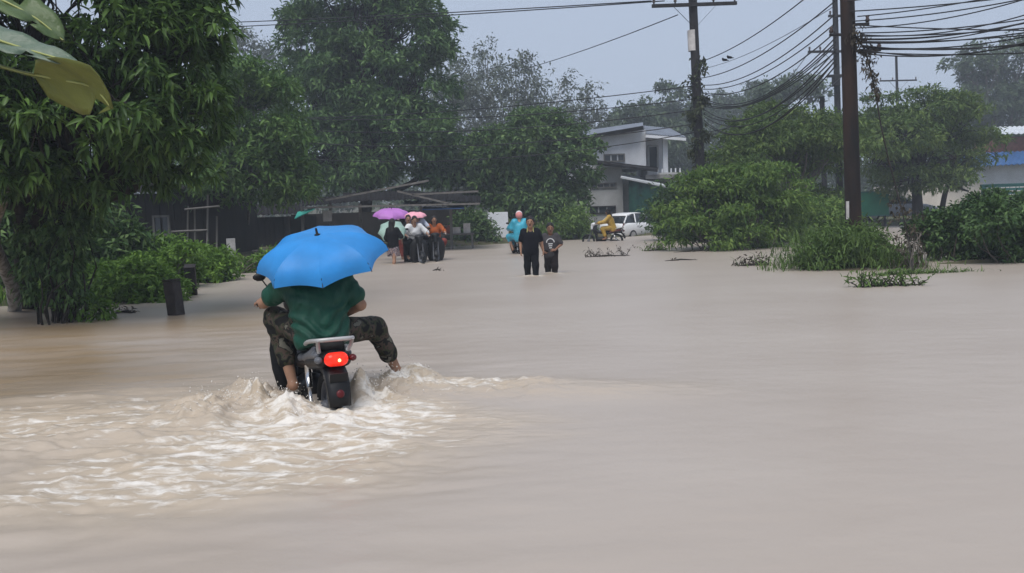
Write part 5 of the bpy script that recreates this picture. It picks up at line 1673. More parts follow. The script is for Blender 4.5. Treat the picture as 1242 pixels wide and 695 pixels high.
# houses on the right
YR = 62.0
rh = thing('cream_house', 'cream house with a blue roof edge and red brick gable at the right edge', 'house', P(1200, 258, YR))
mb = MB(); a, b = P(1138, 258, YR), P(1192, 222, YR); mb.box(((a.x + b.x) / 2 - 1, YR + 3, (b.z + .1) / 2), (b.x - a.x + 2, 6, b.z)); mb.build('front_wall', M['plaster_cream'], rh, world=True)
mb = MB(); a, b = P(1188, 258, YR), P(1300, 194, YR); mb.box(((a.x + b.x) / 2, YR + 3.3, b.z / 2), (b.x - a.x, 6, b.z)); mb.build('side_wall', M['plaster_white'], rh, world=True)
mb = MB(); sheet(mb, P(1150, 203, YR - 1.0), P(1300, 196, YR - 1.0), P(1300, 181, YR + 2.5), P(1165, 186, YR + 2.5), 22, .04); mb.build('roof', M['roof_blue'], rh, world=True, solid=.03)
mb = MB(); a, b = P(1206, 195, YR + 3), P(1310, 163, YR + 3); mb.box(((a.x + b.x) / 2, YR + 4.5, (a.z + b.z) / 2), (b.x - a.x, 3, b.z - a.z)); mb.build('brick_gable', M['brick_red'], rh, world=True)
mb = MB(); sheet(mb, P(1196, 163, YR + 2), P(1310, 160, YR + 2), P(1310, 151, YR + 7), P(1206, 154, YR + 7), 18, .04); mb.build('upper_roof', M['roof_pale'], rh, world=True, solid=.03)

def board(label, px0, py0, px1, py1, Y, m, lines=0, seed=0):
    r = thing('sign_board', label, 'sign', P((px0 + px1) / 2, py1, Y))
    a, b = P(px0, py1, Y), P(px1, py0, Y)
    mb = MB(); mb.box(((a.x + b.x) / 2, Y, (a.z + b.z) / 2), (b.x - a.x, .06, b.z - a.z)); pn = mb.build('panel', M[m], r, world=True, bevel=.01)
    for s in (.12, .88):
        mb = MB(); x = a.x + (b.x - a.x) * s; mb.bar((x, Y + .08, -.1), (x, Y + .08, b.z - .1), .09, .09); mb.build('post', M['pole_dark'], r, world=True)
    mb = MB()
    for (c, s) in ((((a.x + b.x) / 2, Y - .02, b.z), (b.x - a.x + .08, .1, .06)), (((a.x + b.x) / 2, Y - .02, a.z), (b.x - a.x + .08, .1, .06))): mb.box(c, s)
    mb.build('frame', M['sign_teal'], r, world=True)
    rg = np.random.default_rng(seed)
    for k in range(lines):            # rows of lettering too small to read
        z = b.z - (b.z - a.z) * (k + .9) / (lines + .8)
        x = a.x + (b.x - a.x) * .08
        mb = MB()
        xe = a.x + (b.x - a.x) * rg.uniform(.7, .94)
        while x < xe:
            w = rg.uniform(.08, .3)
            mb.box((x + w / 2, Y - .035, z), (w, .012, .05)); x += w + .05
        q = mb.build('text_row', M['crate_white'], pn); q.data.transform(Matrix.Translation(-Vector(org(r))))
    return r
board('plain green board standing on the bank right of the big pole', 1044, 232, 1078, 262, 46, 'sign_green', 0)
board('dark teal notice board with rows of white lettering at the right edge', 1190, 222, 1262, 250, 46, 'sign_teal', 5, 4)

# ---------------------------------------------------------------- umbrellas
def umbrella(label, cen, axis, R, depth, m, shaft, group=None, spin=0.0, n=8, ferrule=.06, hook=True):
    """cen: centre of the rim; axis: direction of the ferrule"""
    ax = Vector(axis).normalized()
    cen = Vector(cen)
    low = cen - ax * (shaft - depth)
    root = thing('umbrella', label, 'umbrella', low, group=group)
    a = ax.cross(Vector((0, 1, 0))).normalized()
    b = ax.cross(a)
    def ribpt(k, s):
        th = 2 * math.pi * k / n + spin
        e = a * math.cos(th) + b * math.sin(th)
        hgt = depth * (1 - s ** 2.1)
        return cen + e * (R * math.sin(s * 1.45) / math.sin(1.45)) + ax * hgt
    ns, nf = 9, 6
    for k in range(n):
        V = []
        for i in range(ns + 1):
            s = i / ns
            p0, p1 = ribpt(k, s), ribpt(k + 1, s)
            for j in range(nf + 1):
                f = j / nf
                p = p0.lerp(p1, f)
                bow = math.sin(math.pi * f)
                p = p + (cen + ax * depth * .4 - p) * (.045 * bow * s)              # cloth pulled in between the ribs
                p = p + (cen + ax * depth - p) * (.022 * bow * s ** 5)              # scalloped hem
                V.append(p)
        c = nf + 1
        Fc = [(i * c + j, i * c + j + 1, (i + 1) * c + j + 1, (i + 1) * c + j) for i in range(ns) for j in range(nf)]
        MB().add(V, Fc).build('canopy_panel', M[m], root, smooth=True, world=True)
        mb = MB()
        mb.tube([ribpt(k, s) - ax * .006 for s in np.linspace(.02, 1.0, 8)], .0035 if R > .4 else .003, 5)
        mb.tube([cen + ax * (depth - .3 * R * 1.1), ribpt(k, .5) - ax * .008], .003, 5)
        mb.build('rib', M['black_plastic'], root, smooth=True, world=True)
    mb = MB(); mb.tube([low, cen + ax * depth], .007, 8); mb.build('shaft', M['chrome'], root, smooth=True, world=True)
    mb = MB(); top = cen + ax * depth
    mb.lathe([(.022, -.012), (.024, .002), (.010, .008), (.008, ferrule), (.004, ferrule + .006), (0, ferrule + .007)], top, ax, 10)
    mb.build('ferrule', M['black_plastic'], root, smooth=True, world=True)
    mb = MB()
    pts = [low + ax * .14, low + ax * .02]
    for i in range(7):
        t = math.pi * i / 6
        pts.append(low + a * (.035 * (1 - math.cos(t))) - ax * (.035 * math.sin(t)))
    mb.tube(pts, .012, 8); mb.build('handle', M['black_plastic'], root, smooth=True, world=True)
    return root


# ---------------------------------------------------------------- people
def V3(*a): return np.array(a, float)


def stand(Hh, sw=.112, step=.05, arms=None, lean=0.0):
    J = dict(pel=V3(0, 0, .53 * Hh), chest=V3(lean * .5, 0, .70 * Hh), neck=V3(lean, 0, .835 * Hh), head=V3(lean + .012, 0, .925 * Hh))
    for s, n in ((1, 'L'), (-1, 'R')):
        J['sh' + n] = V3(lean, s * sw * .97 * Hh, .785 * Hh)
        J['el' + n] = V3(lean - .02, s * (sw + .035) * Hh, .63 * Hh)
        J['wr' + n] = V3(lean + .05, s * (sw + .03) * Hh, .49 * Hh)
        J['hip' + n] = V3(0, s * .053 * Hh, .52 * Hh)
        J['kn' + n] = V3(.02 + s * step, s * .06 * Hh, .28 * Hh)
        J['an' + n] = V3(s * step * 1.6, s * .06 * Hh, .045 * Hh)
        J['hd' + n] = V3(.15, 0, -1); J['pn' + n] = V3(0, -s, 0); J['curl' + n] = .5
    for k, v in (arms or {}).items(): J[k] = V3(*v) if not np.isscalar(v) else v
    return J


def unit(v): return v / (np.linalg.norm(v) + 1e-9)


def person(label, loc, rotz, J, st, res=.02, k=1.0, kh=1.0, group=None, fd=(1, 0, 0), hu=(0, 0, 1), roll=(0, 0)):
    root = thing('person', label, 'person', loc, rotz, group)
    pts = np.array([v for q, v in J.items() if not np.isscalar(v) and q[:2] not in ('hd', 'pn')])
    lo, hi = pts.min(0) - .22, pts.max(0) + .22
    lat = V3(0, 1, 0) if 'lat' not in J else unit(J['lat'])
    fd = unit(V3(*fd)); hu = V3(*hu); hu = unit(hu - fd * (hu @ fd)); hl = np.cross(hu, fd)
    Rm = np.stack([fd, hl, hu], 1)
    hc = J['head']
    fw = unit(np.cross(lat, J['chest'] - J['pel'] + V3(0, 0, 1e-6)))

    def torso(v, d=0.0, kk=.05, top=True):
        for s in (-1, 1):
            v.cap(J['pel'] + lat * .062 * s * k, J['chest'] + lat * .072 * s * k, .098 * k + d, .104 * k + d, kk, flat=(fw, 1.12))
            sh = J['shL' if s > 0 else 'shR']
            v.cap(J['chest'] + lat * .07 * s * k, sh * .8 + J['neck'] * .2 - V3(0, 0, .02 * k), .10 * k + d, .066 * k + d, kk, flat=(fw, 1.1))
        v.cap(J['pel'], J['chest'], .105 * k + d, .108 * k + d, kk)

    v = Vox(lo, hi, res)
    torso(v)
    v.cap(J['chest'] * .3 + J['neck'] * .7, hc - hu * .05 * kh, .062 * k, .052 * kh, .03)
    v.ell(hc + hu * .018 * kh, (.094 * kh, .076 * kh, .098 * kh), .02, R=Rm)
    v.cap(hc + fd * .02 * kh - hu * .05 * kh, hc + fd * .045 * kh - hu * .085 * kh, .058 * kh, .036 * kh, .03)
    v.cap(hc + fd * .088 * kh + hu * .012 * kh, hc + fd * .102 * kh - hu * .022 * kh, .010 * kh, .015 * kh, .012)
    for s in (-1, 1):
        v.ell(hc + hl * .077 * s * kh - hu * .005, (.018 * kh, .010 * kh, .028 * kh), .008, R=Rm)
    for n, s in (('L', 1), ('R', -1)):
        v.cap(J['sh' + n], J['el' + n], .052 * k, .041 * k, .03)
        v.cap(J['el' + n], J['wr' + n], .041 * k, .027 * k, .02)
        hd = unit(J['hd' + n]); pn = unit(J['pn' + n] - hd * (J['pn' + n] @ hd)); sd_ = np.cross(hd, pn)
        w = J['wr' + n]; c = J['curl' + n]
        v.cap(w, w + hd * .075 * k, .026 * k, .034 * k, .015, flat=(pn, 1.7))
        for j, ln in enumerate((.85, 1.0, .95, .78)):
            b0 = w + hd * .085 * k + sd_ * (j - 1.5) * .0205 * k
            b1 = b0 + unit(hd * (1 - c * .5) + pn * c) * .036 * ln * k
            b2 = b1 + unit(hd * (1 - c * 1.3) + pn * c * 1.3) * .034 * ln * k
            v.cap(b0, b1, .0095 * k, .009 * k, .004); v.cap(b1, b2, .009 * k, .0075 * k, .003)
        sg = 1 if (sd_ @ V3(1, 0, .3)) >= 0 else -1
        t0 = w + hd * .03 * k + sd_ * sg * .026 * k
        t1 = t0 + unit(hd * .6 + sd_ * sg * .6 + pn * .4) * .04 * k
        v.cap(t0, t1, .012 * k, .0105 * k, .008); v.cap(t1, t1 + unit(hd * .8 + pn * .6) * .03 * k, .0105 * k, .008 * k, .004)
        v.cap(J['hip' + n], J['kn' + n], .082 * k, .056 * k, .04)
        v.cap(J['kn' + n], J['an' + n] * .45 + J['kn' + n] * .55, .054 * k, .052 * k, .03)
        v.cap(J['an' + n] * .45 + J['kn' + n] * .55, J['an' + n], .052 * k, .034 * k, .03)
        tdir = unit(J.get('toe' + n, V3(1, 0, -.15)))
        v.cap(J['an' + n] - V3(0, 0, .015) * k, J['an' + n] + tdir * .15 * k - V3(0, 0, .02) * k, .036 * k, .026 * k, .03)
    body = v.build('body', M[st['skin']], root)
    # face
    for s in (-1, 1):
        mb = MB(); c = hc + fd * .083 * kh + hl * .032 * s * kh + hu * .02 * kh
        mb.lathe([(0, -.004), (.011 * kh, .0), (.008 * kh, .006), (0, .008)], c, fd, 8); mb.build('eye', M['eye'], body, smooth=True)
    mb = MB(); mb.lathe([(0, -.004), (.022 * kh, .0), (.016 * kh, .005), (0, .006)], hc + fd * .083 * kh - hu * .052 * kh, fd, 8)
    o = mb.build('mouth', M['lip'], body, smooth=True)
    # shirt
    if 'shirt' in st:
        sm, sl, inf = st['shirt'][:3]
        v = Vox(lo, hi, res)
        torso(v, .016 + inf)
        hem = st.get('hem', .03)
        ax = unit(J['chest'] - J['pel'])
        v.cap(J['pel'] + lat * .04 * k - ax * hem * .6, J['pel'] - lat * .04 * k - ax * hem * .6, .125 * k + inf, None, .05)
        for n in 'LR':
            a, b, c = J['sh' + n], J['el' + n], J['wr' + n]
            e = a + (b - a) * min(sl, 1)
            v.cap(a, e, .058 * k + inf, .060 * k + inf, .035)
            if sl > 1: v.cap(b, b + (c - b) * min(sl - 1, .95), .058 * k + inf, .045 * k + inf, .03)
            if sl <= 1: v.half_local = None
        if st.get('wr', 0): v.wrinkle(st['wr'], st.get('wf', 26), 1.0)
        if st.get('drape'): v.drape(st['drape'], J['pel'][2] + .05, fw)
        v.half(J['pel'] - ax * (hem + .02), -ax)
        v.half(J['neck'] + V3(0, 0, .03), unit(J['neck'] - J['chest']))
        sh = v.build('shirt', M[sm], root)
        if st.get('print'):
            mb = MB(); c = J['chest'] + fw * (.122 * k + inf + .016) - ax * .02
            for i in range(12):
                t0, t1 = math.pi * i / 12, math.pi * (i + 1) / 12
                q0 = c + lat * math.cos(t0) * .085 + V3(0, 0, 1) * math.sin(t0) * .085 - fw * (abs(math.cos(t0)) * .018)
                q1 = c + lat * math.cos(t1) * .085 + V3(0, 0, 1) * math.sin(t1) * .085 - fw * (abs(math.cos(t1)) * .018)
                mb.bar(q0, q1, .012, .02)
            for i in range(3): mb.bar(c + lat * (.05 - .01 * i) - V3(0, 0, .03 + .045 * i), c - lat * (.05 - .01 * i) - V3(0, 0, .03 + .045 * i), .012, .02)
            mb.build('shirt_print', M['cloth_white'], sh)
        if st.get('collar'):
            mb = MB()
            for s in (1, -1):
                shd = J['shL' if s > 0 else 'shR']
                mb.tube([J['neck'] * .6 + shd * .4 + V3(0, 0, .05) - fw * .02, J['neck'] * .6 + shd * .4 + fw * .095 + V3(0, 0, -.01), J['chest'] + lat * .07 * s + fw * .118 + V3(0, 0, .12)], .009, 6)
            mb.build('trim', M['strap_yellow'], sh, smooth=True)
    if 'pants' in st:
        pm, pl, inf = st['pants'][:3]
        v = Vox(lo, hi, res)
        v.cap(J['pel'] + lat * .045 * k, J['pel'] - lat * .045 * k, .118 * k + inf, None, .05)
        for n in 'LR':
            a, b, c = J['hip' + n], J['kn' + n], J['an' + n]
            v.cap(a, a + (b - a) * min(pl, 1), .098 * k + inf, .074 * k + inf, .05)
            if pl > 1: v.cap(b, b + (c - b) * min(pl - 1, .93), .074 * k + inf, .060 * k + inf, .04)
        if st.get('wr', 0): v.wrinkle(st.get('wp', st['wr']), st.get('wf', 26) * .8, 2.0)
        ax = unit(J['chest'] - J['pel'])
        if abs(J['knL'][2] - J['pel'][2]) > .2: v.half(J['pel'] + ax * .06, ax)
        v.build('trousers', M[pm], root)
    if 'skirt' in st:
        sm, zb = st['skirt']
        v = Vox(lo, hi, res)
        v.cap(J['pel'] + V3(0, .04, 0), V3(.0, .09, zb), .12 * k, .13 * k, .08); v.cap(J['pel'] - V3(0, .04, 0), V3(.0, -.09, zb), .12 * k, .13 * k, .08)
        v.half((0, 0, zb), (0, 0, -1)); v.half(J['pel'] + V3(0, 0, .08), (0, 0, 1))
        v.build('skirt', M[sm], root)
    hr = st.get('hair', 'short')
    if hr in ('short', 'long'):
        v = Vox(hc - .32, hc + .2, min(res, .014))
        v.ell(hc + hu * .028 * kh - fd * .012, (.104 * kh, .087 * kh, .104 * kh), .01, R=Rm)
        v.half(hc + fd * .075 * kh + hu * .05 * kh, unit(fd * 1.0 - hu * .75))
        if hr == 'short': v.half(hc - hu * .05 * kh, -hu)
        else:
            for s in (-1, 0, 1): v.cap(hc + hl * .05 * s * kh - fd * .05, hc - fd * .085 + hl * .055 * s - V3(0, 0, .26 * kh), .05 * kh, .035 * kh, .03)
        v.wrinkle(.003, 70, .3)
        v.build('hair', M['hair'], root)
    elif hr in ('helmet', 'hood'):
        v = Vox(hc - .22, hc + .24, min(res, .016))
        r_ = .125 if hr == 'helmet' else .112
        v.ell(hc + hu * .03 * kh - fd * .01, (r_ * kh, r_ * .92 * kh, r_ * kh), .01, R=Rm)
        if hr == 'hood': v.cap(hc - fd * .03, J['neck'] - fd * .03, .09 * kh, .10 * k, .04)
        v.half(hc + fd * .07 * kh, unit(fd * 1.0 - hu * .45))
        v.build('helmet' if hr == 'helmet' else 'hood', M[st['hairmat']], root)
    return root


# ---------------------------------------------------------------- motorcycles
def motorcycle(label, loc, rotz, body='black_plastic', panel='grey_body', lit=True, group=None, front='black_plastic', res=.016):
    root = thing('motorcycle', label, 'motorcycle', loc, rotz, group)
    def wheel(x, steer=0.0):
        w = MB(); w.ring((x, 0, .285), (0, 1, 0), .245, .042, 30, 10, 1.0)
        ty = w.build('wheel', M['rubber_black'], root, smooth=True)
        r = MB(); r.ring((x, 0, .285), (0, 1, 0), .205, .012, 26, 8, 1.6); r.build('rim', M['grey_body'], ty, smooth=True)
        h = MB(); h.lathe([(0, -.06), (.05, -.06), (.06, -.03), (.06, .03), (.05, .06), (0, .06)], (x, 0, .285), (0, 1, 0), 14); h.build('hub', M['grey_body'], ty, smooth=True)
        for i in range(10):
            a = 2 * math.pi * i / 10
            sp = MB(); sp.tube([(x + math.cos(a) * .05, .02 * (-1) ** i, .285 + math.sin(a) * .05), (x + math.cos(a + .2) * .2, 0, .285 + math.sin(a + .2) * .2)], .0035, 4); sp.build('spoke', M['grey_body'], ty)
    wheel(0); wheel(1.22)
    # rear mudguard: a curved plate over and behind the wheel
    secs = []
    for (x, z, w) in ((.10, .615, .07), (-.06, .64, .075), (-.20, .63, .08), (-.28, .585, .083), (-.325, .52, .083), (-.355, .44, .08), (-.375, .36, .075)):
        secs.append((x, z, w))
    S = []
    for i, (x, z, w) in enumerate(secs):
        x2, z2, _ = secs[min(i + 1, len(secs) - 1)]; x1, z1_, _ = secs[max(i - 1, 0)]
        t = Vector((x2 - x1, 0, z2 - z1_)).normalized(); nn = Vector((-t.z, 0, t.x))
        if nn.z > 0 and i == 0: pass
        row = []
        for (fy, d) in ((-1, -.055), (-1, 0), (-.6, .016), (0, .02), (.6, .016), (1, 0), (1, -.055), (.93, -.05), (.9, -.006), (0, .008), (-.9, -.006), (-.93, -.05)):
            row.append(Vector((x, fy * w, z)) + nn * (-d))
        S.append(row)
    MB().loft(S).build('mudguard', M['black_plastic'], root, smooth=True, bevel=.0)
    mb = MB(); mb.lathe([(0, .0), (.028, .0), (.030, .008), (.02, .013), (0, .014)], (-.373, 0, .45), (-1, 0, .3), 14); mb.build('reflector', M['dull_red'], root, smooth=True)
    mb = MB(); mb.box((-.352, 0, .565), (.012, .13, .07), Matrix.Rotation(-.35, 3, 'Y')); mb.build('plate_bracket', M['black_plastic'], root, bevel=.004)
    # tail body
    v = Vox((-.45, -.3, .45), (.65, .3, .95), res * .75)
    for s in (-1, 1):
        v.cap((.42, .10 * s, .60), (-.20, .085 * s, .665), .065, .045, .05)
        v.cap((.05, .09 * s, .64), (-.27, .06 * s, .70), .05, .036, .05)
    v.cap((.3, 0, .66), (-.26, 0, .70), .08, .05, .05)
    v.build('tail_cowl', M[body], root)
    for s in (-1, 1):
        v = Vox((-.35, -.3, .5), (.5, .3, .9), res * .75)
        v.cap((.28, .135 * s, .64), (-.20, .115 * s, .715), .034, .026, .02)
        v.cap((.1, .128 * s, .655), (-.12, .12 * s, .755), .028, .02, .03)
        v.build('side_panel', M[panel], root)
    v = Vox((-.4, -.25, .6), (.7, .25, .95), res * .75)
    v.cap((.48, 0, .715), (.22, 0, .73), .075, .105, .05, flat=(V3(0, 0, 1), 1.7)); v.cap((.22, 0, .735), (-.16, 0, .775), .115, .095, .05, flat=(V3(0, 0, 1), 1.8))
    v.build('seat', M['rubber_black'], root)
    # tail light
    v = Vox((-.45, -.15, .6), (-.2, .15, .82), .009)
    v.cap((-.295, .034, .690), (-.295, -.034, .690), .054, None, .02, flat=(V3(0, 0, 1), 1.05))
    tl = v.build('tail_light', M['red_lens' if lit else 'dull_red'], root)
    mb = MB(); mb.lathe([(0, .012), (.008, .01), (.012, .002), (.012, -.006)], (-.345, -.012, .688), (-1, 0, 0), 12); mb.build('bulb', M['bulb' if lit else 'dull_red'], tl, smooth=True)
    for s in (-1, 1):
        v = Vox(V3(-.36, .12 * s - .08, .62), V3(-.2, .12 * s + .08, .76), .009); v.ell((-.275, .125 * s, .69), (.04, .03, .026), .01); v.build('turn_signal', M['dull_red' if s < 0 else 'grey_body'], root)
    # grab rail
    mb = MB()
    pts = []
    for (x, y, z) in ((.16, .135, .735), (.02, .15, .785), (-.14, .155, .815), (-.255, .145, .83), (-.305, .11, .835), (-.315, .0, .838), (-.305, -.11, .835), (-.255, -.145, .83), (-.14, -.155, .815), (.02, -.15, .785), (.16, -.135, .735)):
        pts.append((x, y, z))
    mb.tube(pts, .0165, 10); gr = mb.build('grab_rail', M['alu'], root, smooth=True, sub=1)
    for s in (-1, 1):
        mb = MB(); mb.tube([(-.29, .125 * s, .832), (-.27, .12 * s, .79), (-.22, .105 * s, .74)], .015, 8); mb.build('rail_stay', M['alu'], gr, smooth=True)
    # shock absorbers, swingarm, muffler
    for s in (-1, 1):
        mb = MB(); mb.tube([(.0, .135 * s, .30), (.075, .13 * s, .47)], .014, 8); mb.tube([(.06, .13 * s, .44), (.12, .125 * s, .60)], .024, 10); mb.build('shock_absorber', M['chrome'], root, smooth=True)
        mb = MB(); mb.tube([(-.03, .10 * s, .285), (.50, .10 * s, .33)], .018, 8); mb.build('swing_arm', M['black_plastic'], root, smooth=True)
    mb = MB(); mb.lathe([(0, 0), (.03, 0), (.045, .06), (.05, .40), (.035, .48), (.02, .55)], (-.12, -.17, .25), (1, .05, -.05), 14); mb.build('muffler', M['black_plastic'], root, smooth=True)
    # engine and frame tunnel
    v = Vox((.2, -.25, .1), (1.2, .25, 1.0), res)
    v.cap((.52, 0, .36), (.78, 0, .34), .11, .10, .05); v.cap((.45, 0, .60), (.95, 0, .70), .075, .06, .06); v.cap((.95, 0, .66), (.98, 0, .92), .07, .06, .05)
    v.build('engine_and_frame', M['black_plastic'], root)
    # leg shield
    for s in (-1, 1):
        S = []
        for (z, x, y0, y1) in ((.20, .88, .09, .19), (.32, .90, .08, .24), (.48, .93, .06, .275), (.64, .955, .05, .285), (.78, .965, .05, .26), (.90, .955, .05, .19), (.96, .94, .04, .12)):
            S.append([Vector((x, y0 * s, z)), Vector((x - .025, (y0 + y1) / 2 * s, z)), Vector((x - .085, y1 * s, z)), Vector((x - .10, (y1 - .004) * s, z)), Vector((x - .045, (y0 + y1) / 2 * s, z)), Vector((x - .03, y0 * s, z))])
        MB().loft(S).build('leg_shield', M[body], root, smooth=True)
    # fork, front mudguard, headlight cowl, handlebar
    for s in (-1, 1):
        mb = MB(); mb.tube([(1.22, .075 * s, .285), (1.04, .075 * s, .80)], .02, 8); mb.build('fork', M['grey_body'], root, smooth=True)
    S = []
    for i in range(9):
        a = math.radians(20 + 140 * i / 8)
        S.append([Vector((1.22 + math.cos(a) * (.31 - .02 * abs(q)), .07 * q, .285 + math.sin(a) * (.31 - .03 * abs(q)))) for q in (-1, -.5, 0, .5, 1)] + [Vector((1.22 + math.cos(a) * (.30 - .02 * abs(q)), .066 * q, .285 + math.sin(a) * (.30 - .03 * abs(q)))) for q in (1, .5, 0, -.5, -1)])
    MB().loft(S).build('front_mudguard', M['black_plastic'], root, smooth=True)
    v = Vox((.8, -.2, .75), (1.25, .2, 1.15), res * .75); v.cap((.96, .06, 1.0), (.96, -.06, 1.0), .075, None, .05); v.cap((1.02, 0, .98), (1.05, 0, .80), .075, .06, .05)
    v.build('headlight_cowl', M[front], root)
    mb = MB(); mb.lathe([(0, .03), (.04, .025), (.06, .0), (.06, -.03)], (1.055, 0, .985), (1, 0, .1), 16); mb.build('headlight', M['glass'], root, smooth=True)
    mb = MB(); mb.tube([(.80, .35, 1.03), (.86, .20, 1.05), (.92, .06, 1.01), (.92, -.06, 1.01), (.86, -.20, 1.05), (.80, -.35, 1.03)], .012, 8); hb = mb.build('handlebar', M['black_plastic'], root, smooth=True, sub=1)
    for s in (-1, 1):
        mb = MB(); mb.tube([(.795, .37 * s, 1.028), (.845, .24 * s, 1.046)], .018, 10); mb.build('grip', M['rubber_black'], hb, smooth=True)
        mb = MB(); mb.tube([(.86, .25 * s, 1.04), (.865, .37 * s, 1.02)], .006, 6); mb.build('lever', M['chrome'], hb, smooth=True)
        mb = MB(); mb.tube([(.88, .2 * s, 1.06), (.90, .27 * s, 1.16), (.885, .31 * s, 1.22)], .006, 6); mi = mb.build('mirror', M['black_plastic'], root, smooth=True)
        v = Vox(V3(.8, .33 * s - .09, 1.15), V3(.96, .33 * s + .09, 1.33), .01); v.ell((.88, .33 * s, 1.24), (.018, .055, .035), .01); v.build('mirror_head', M['black_plastic'], mi)
        mb = MB(); mb.tube([(.42, .08 * s, .33), (.42, .24 * s, .33)], .014, 8); mb.build('foot_peg', M['rubber_black'], root, smooth=True)
    return root


def seated(lean=.05, knee=.26, foot=.18, z0=.0, sw=.185):
    J = dict(pel=V3(.16, 0, .855 + z0), chest=V3(.20 + lean, 0, 1.13 + z0), neck=V3(.22 + lean * 1.6, 0, 1.36 + z0), head=V3(.26 + lean * 1.8, 0, 1.50 + z0))
    for s, n in ((1, 'L'), (-1, 'R')):
        J['sh' + n] = V3(.21 + lean * 1.5, s * sw, 1.30 + z0)
        J['el' + n] = V3(.47, s * (sw + .12), 1.10 + z0 * .5)
        J['wr' + n] = V3(.735, s * .325, 1.045)
        J['hip' + n] = V3(.18, s * .09, .83 + z0)
        J['kn' + n] = V3(.58, s * knee, .80)
        J['an' + n] = V3(.44, s * foot, .39)
        J['hd' + n] = V3(1, 0, .0); J['pn' + n] = V3(0, 0, -1); J['curl' + n] = .8
    return J


def heading(px_dir): return px_dir


# ---- the main motorcycle and its rider
motorcycle('small black motorcycle with a lit red tail light churning through the flood', (BIKE[0], BIKE[1], -.30), BH)
J = seated()
J.update(pel=V3(.16, 0, .85), chest=V3(.22, 0, 1.08), neck=V3(.31, 0, 1.27), head=V3(.40, -.01, 1.40),
         shL=V3(.27, .205, 1.22), shR=V3(.27, -.205, 1.22),
         elL=V3(.52, .36, 1.06), wrL=V3(.755, .335, 1.045), hdL=V3(1, -.05, .05), pnL=V3(0, 0, -1), curlL=.9,
         elR=V3(.20, -.325, 1.02), wrR=V3(.40, -.235, .93), hdR=V3(.9, .45, .1), pnR=V3(-.2, 1, 0), curlR=.9,
         hipL=V3(.20, .10, .83), knL=V3(.55, .27, .93), anL=V3(.40, .19, .42), hipR=V3(.20, -.10, .83), knR=V3(.46, -.50, .80), anR=V3(.52, -.69, .42))
J['toeR'] = V3(.6, -.4, -.6)
person('person in a green shirt and camouflage trousers riding the small black motorcycle', (BIKE[0], BIKE[1], -.30), BH, J,
       dict(skin='skin', shirt=('shirt_green', .62, .024), pants=('camo', 1.62, .010), hair='short', wr=.0015, wf=44, wp=.004, drape=.0105, hem=.11, sit=1), res=.011, k=1.06, fd=(1, 0, -.1))
uc = P(392, 317, 7.05)
umbrella('bright blue umbrella tilted back over the motorcycle rider', uc, (-.08, -.34, .91), .515, .225, 'umb_blue', .86, spin=.14, ferrule=.05)

# ---- two boys wading
gb = G(645, 334)
J = stand(1.47, arms=dict(elL=(-.03, .235, .92), wrL=(-.02, .27, .73), elR=(-.01, -.225, .93), wrR=(.05, -.22, .74)))
person('taller wading boy in a black shirt with yellow trim', (gb.x, gb.y, -.20), math.radians(-92), J,
       dict(skin='skin', shirt=('cloth_navy', .75, .010), pants=('cloth_black', 1.85, .008), hair='short', collar=True, wr=.002, hem=.12), res=.014, k=.90, kh=1.08, group='two boys wading', fd=(1, -.05, 0))
gb2 = G(669, 331)
J = stand(1.30, arms=dict(elL=(.02, .24, .84), wrL=(.16, .10, .72), hdL=(.4, -1, -.1), pnL=(-1, 0, 0), elR=(-.02, -.215, .83), wrR=(.08, -.16, .68), hdR=(.4, .8, -.4)), step=.06)
person('shorter wading boy in a grey shirt with a white arched print', (gb2.x, gb2.y, -.20), math.radians(-95), J,
       dict(skin='skin_dark', shirt=('cloth_grey', .8, .014), pants=('cloth_brown', 1.6, .016), hair='short', print=True, wr=.002, hem=.14), res=.013, k=.82, kh=1.04, group='two boys wading', fd=(1, .1, -.05))

# ---- group in front of the shed
def at(px, py): g = G(px, py); return g
g = at(478, 320)
J = stand(1.52, arms=dict(elR=(.05, -.26, 1.0), wrR=(.18, -.16, 1.06), hdR=(.3, .2, 1), elL=(-.02, .24, .96), wrL=(.08, .22, .80)), step=.1)
person('long haired woman in a black top and patterned skirt walking away', (g.x, g.y, -.20), math.radians(60), J,
       dict(skin='skin', shirt=('cloth_black', 1.5, .012), skirt=('print_skirt', .42), hair='long', hem=.16), res=.018, k=.92, group='people in front of the market shed')
umbrella('pale green umbrella held low behind the woman with long hair', P(476, 281, g.y + .42), (.08, -.70, .62), .44, .18, 'umb_green', .55, spin=.3)
g2 = at(488, 316)
J = stand(1.58, arms=dict(elR=(.1, -.2, 1.1), wrR=(.2, -.1, 1.22), hdR=(0, 0, 1)))
person('person in a red top mostly hidden behind the pale green umbrella', (g2.x, g2.y + .6, -.20), math.radians(70), J,
       dict(skin='skin', shirt=('cloth_red', .8, .01), pants=('cloth_red', 1.3, .012), hair='long'), res=.022, k=.92, group='people in front of the market shed')
umbrella('wide purple umbrella raised highest over the group', P(475, 262, g2.y + .5), (.05, -.20, .95), .60, .23, 'umb_purple', .85, spin=.2)
umbrella('small lilac umbrella tucked behind the pink umbrella', P(495, 266, g2.y + 1.2), (0, -.2, .95), .36, .12, 'umb_lilac', .6)
g3 = at(499, 318)
J = stand(1.62, arms=dict(elR=(-.02, -.25, 1.0), wrR=(.1, -.22, .85)))
person('person in black standing behind the rider in the white shirt', (g3.x - .08, g3.y + .35, -.20), math.radians(-80), J,
       dict(skin='skin', shirt=('cloth_black', .9, .016), pants=('cloth_black', 1.9, .012), hair='short', hem=.12), res=.02, k=.98, group='people in front of the market shed')
g4 = at(512, 319)
h4 = math.radians(-72)
bl4 = (g4.x - 1.25 * math.cos(h4), g4.y - 1.25 * math.sin(h4), -.24)
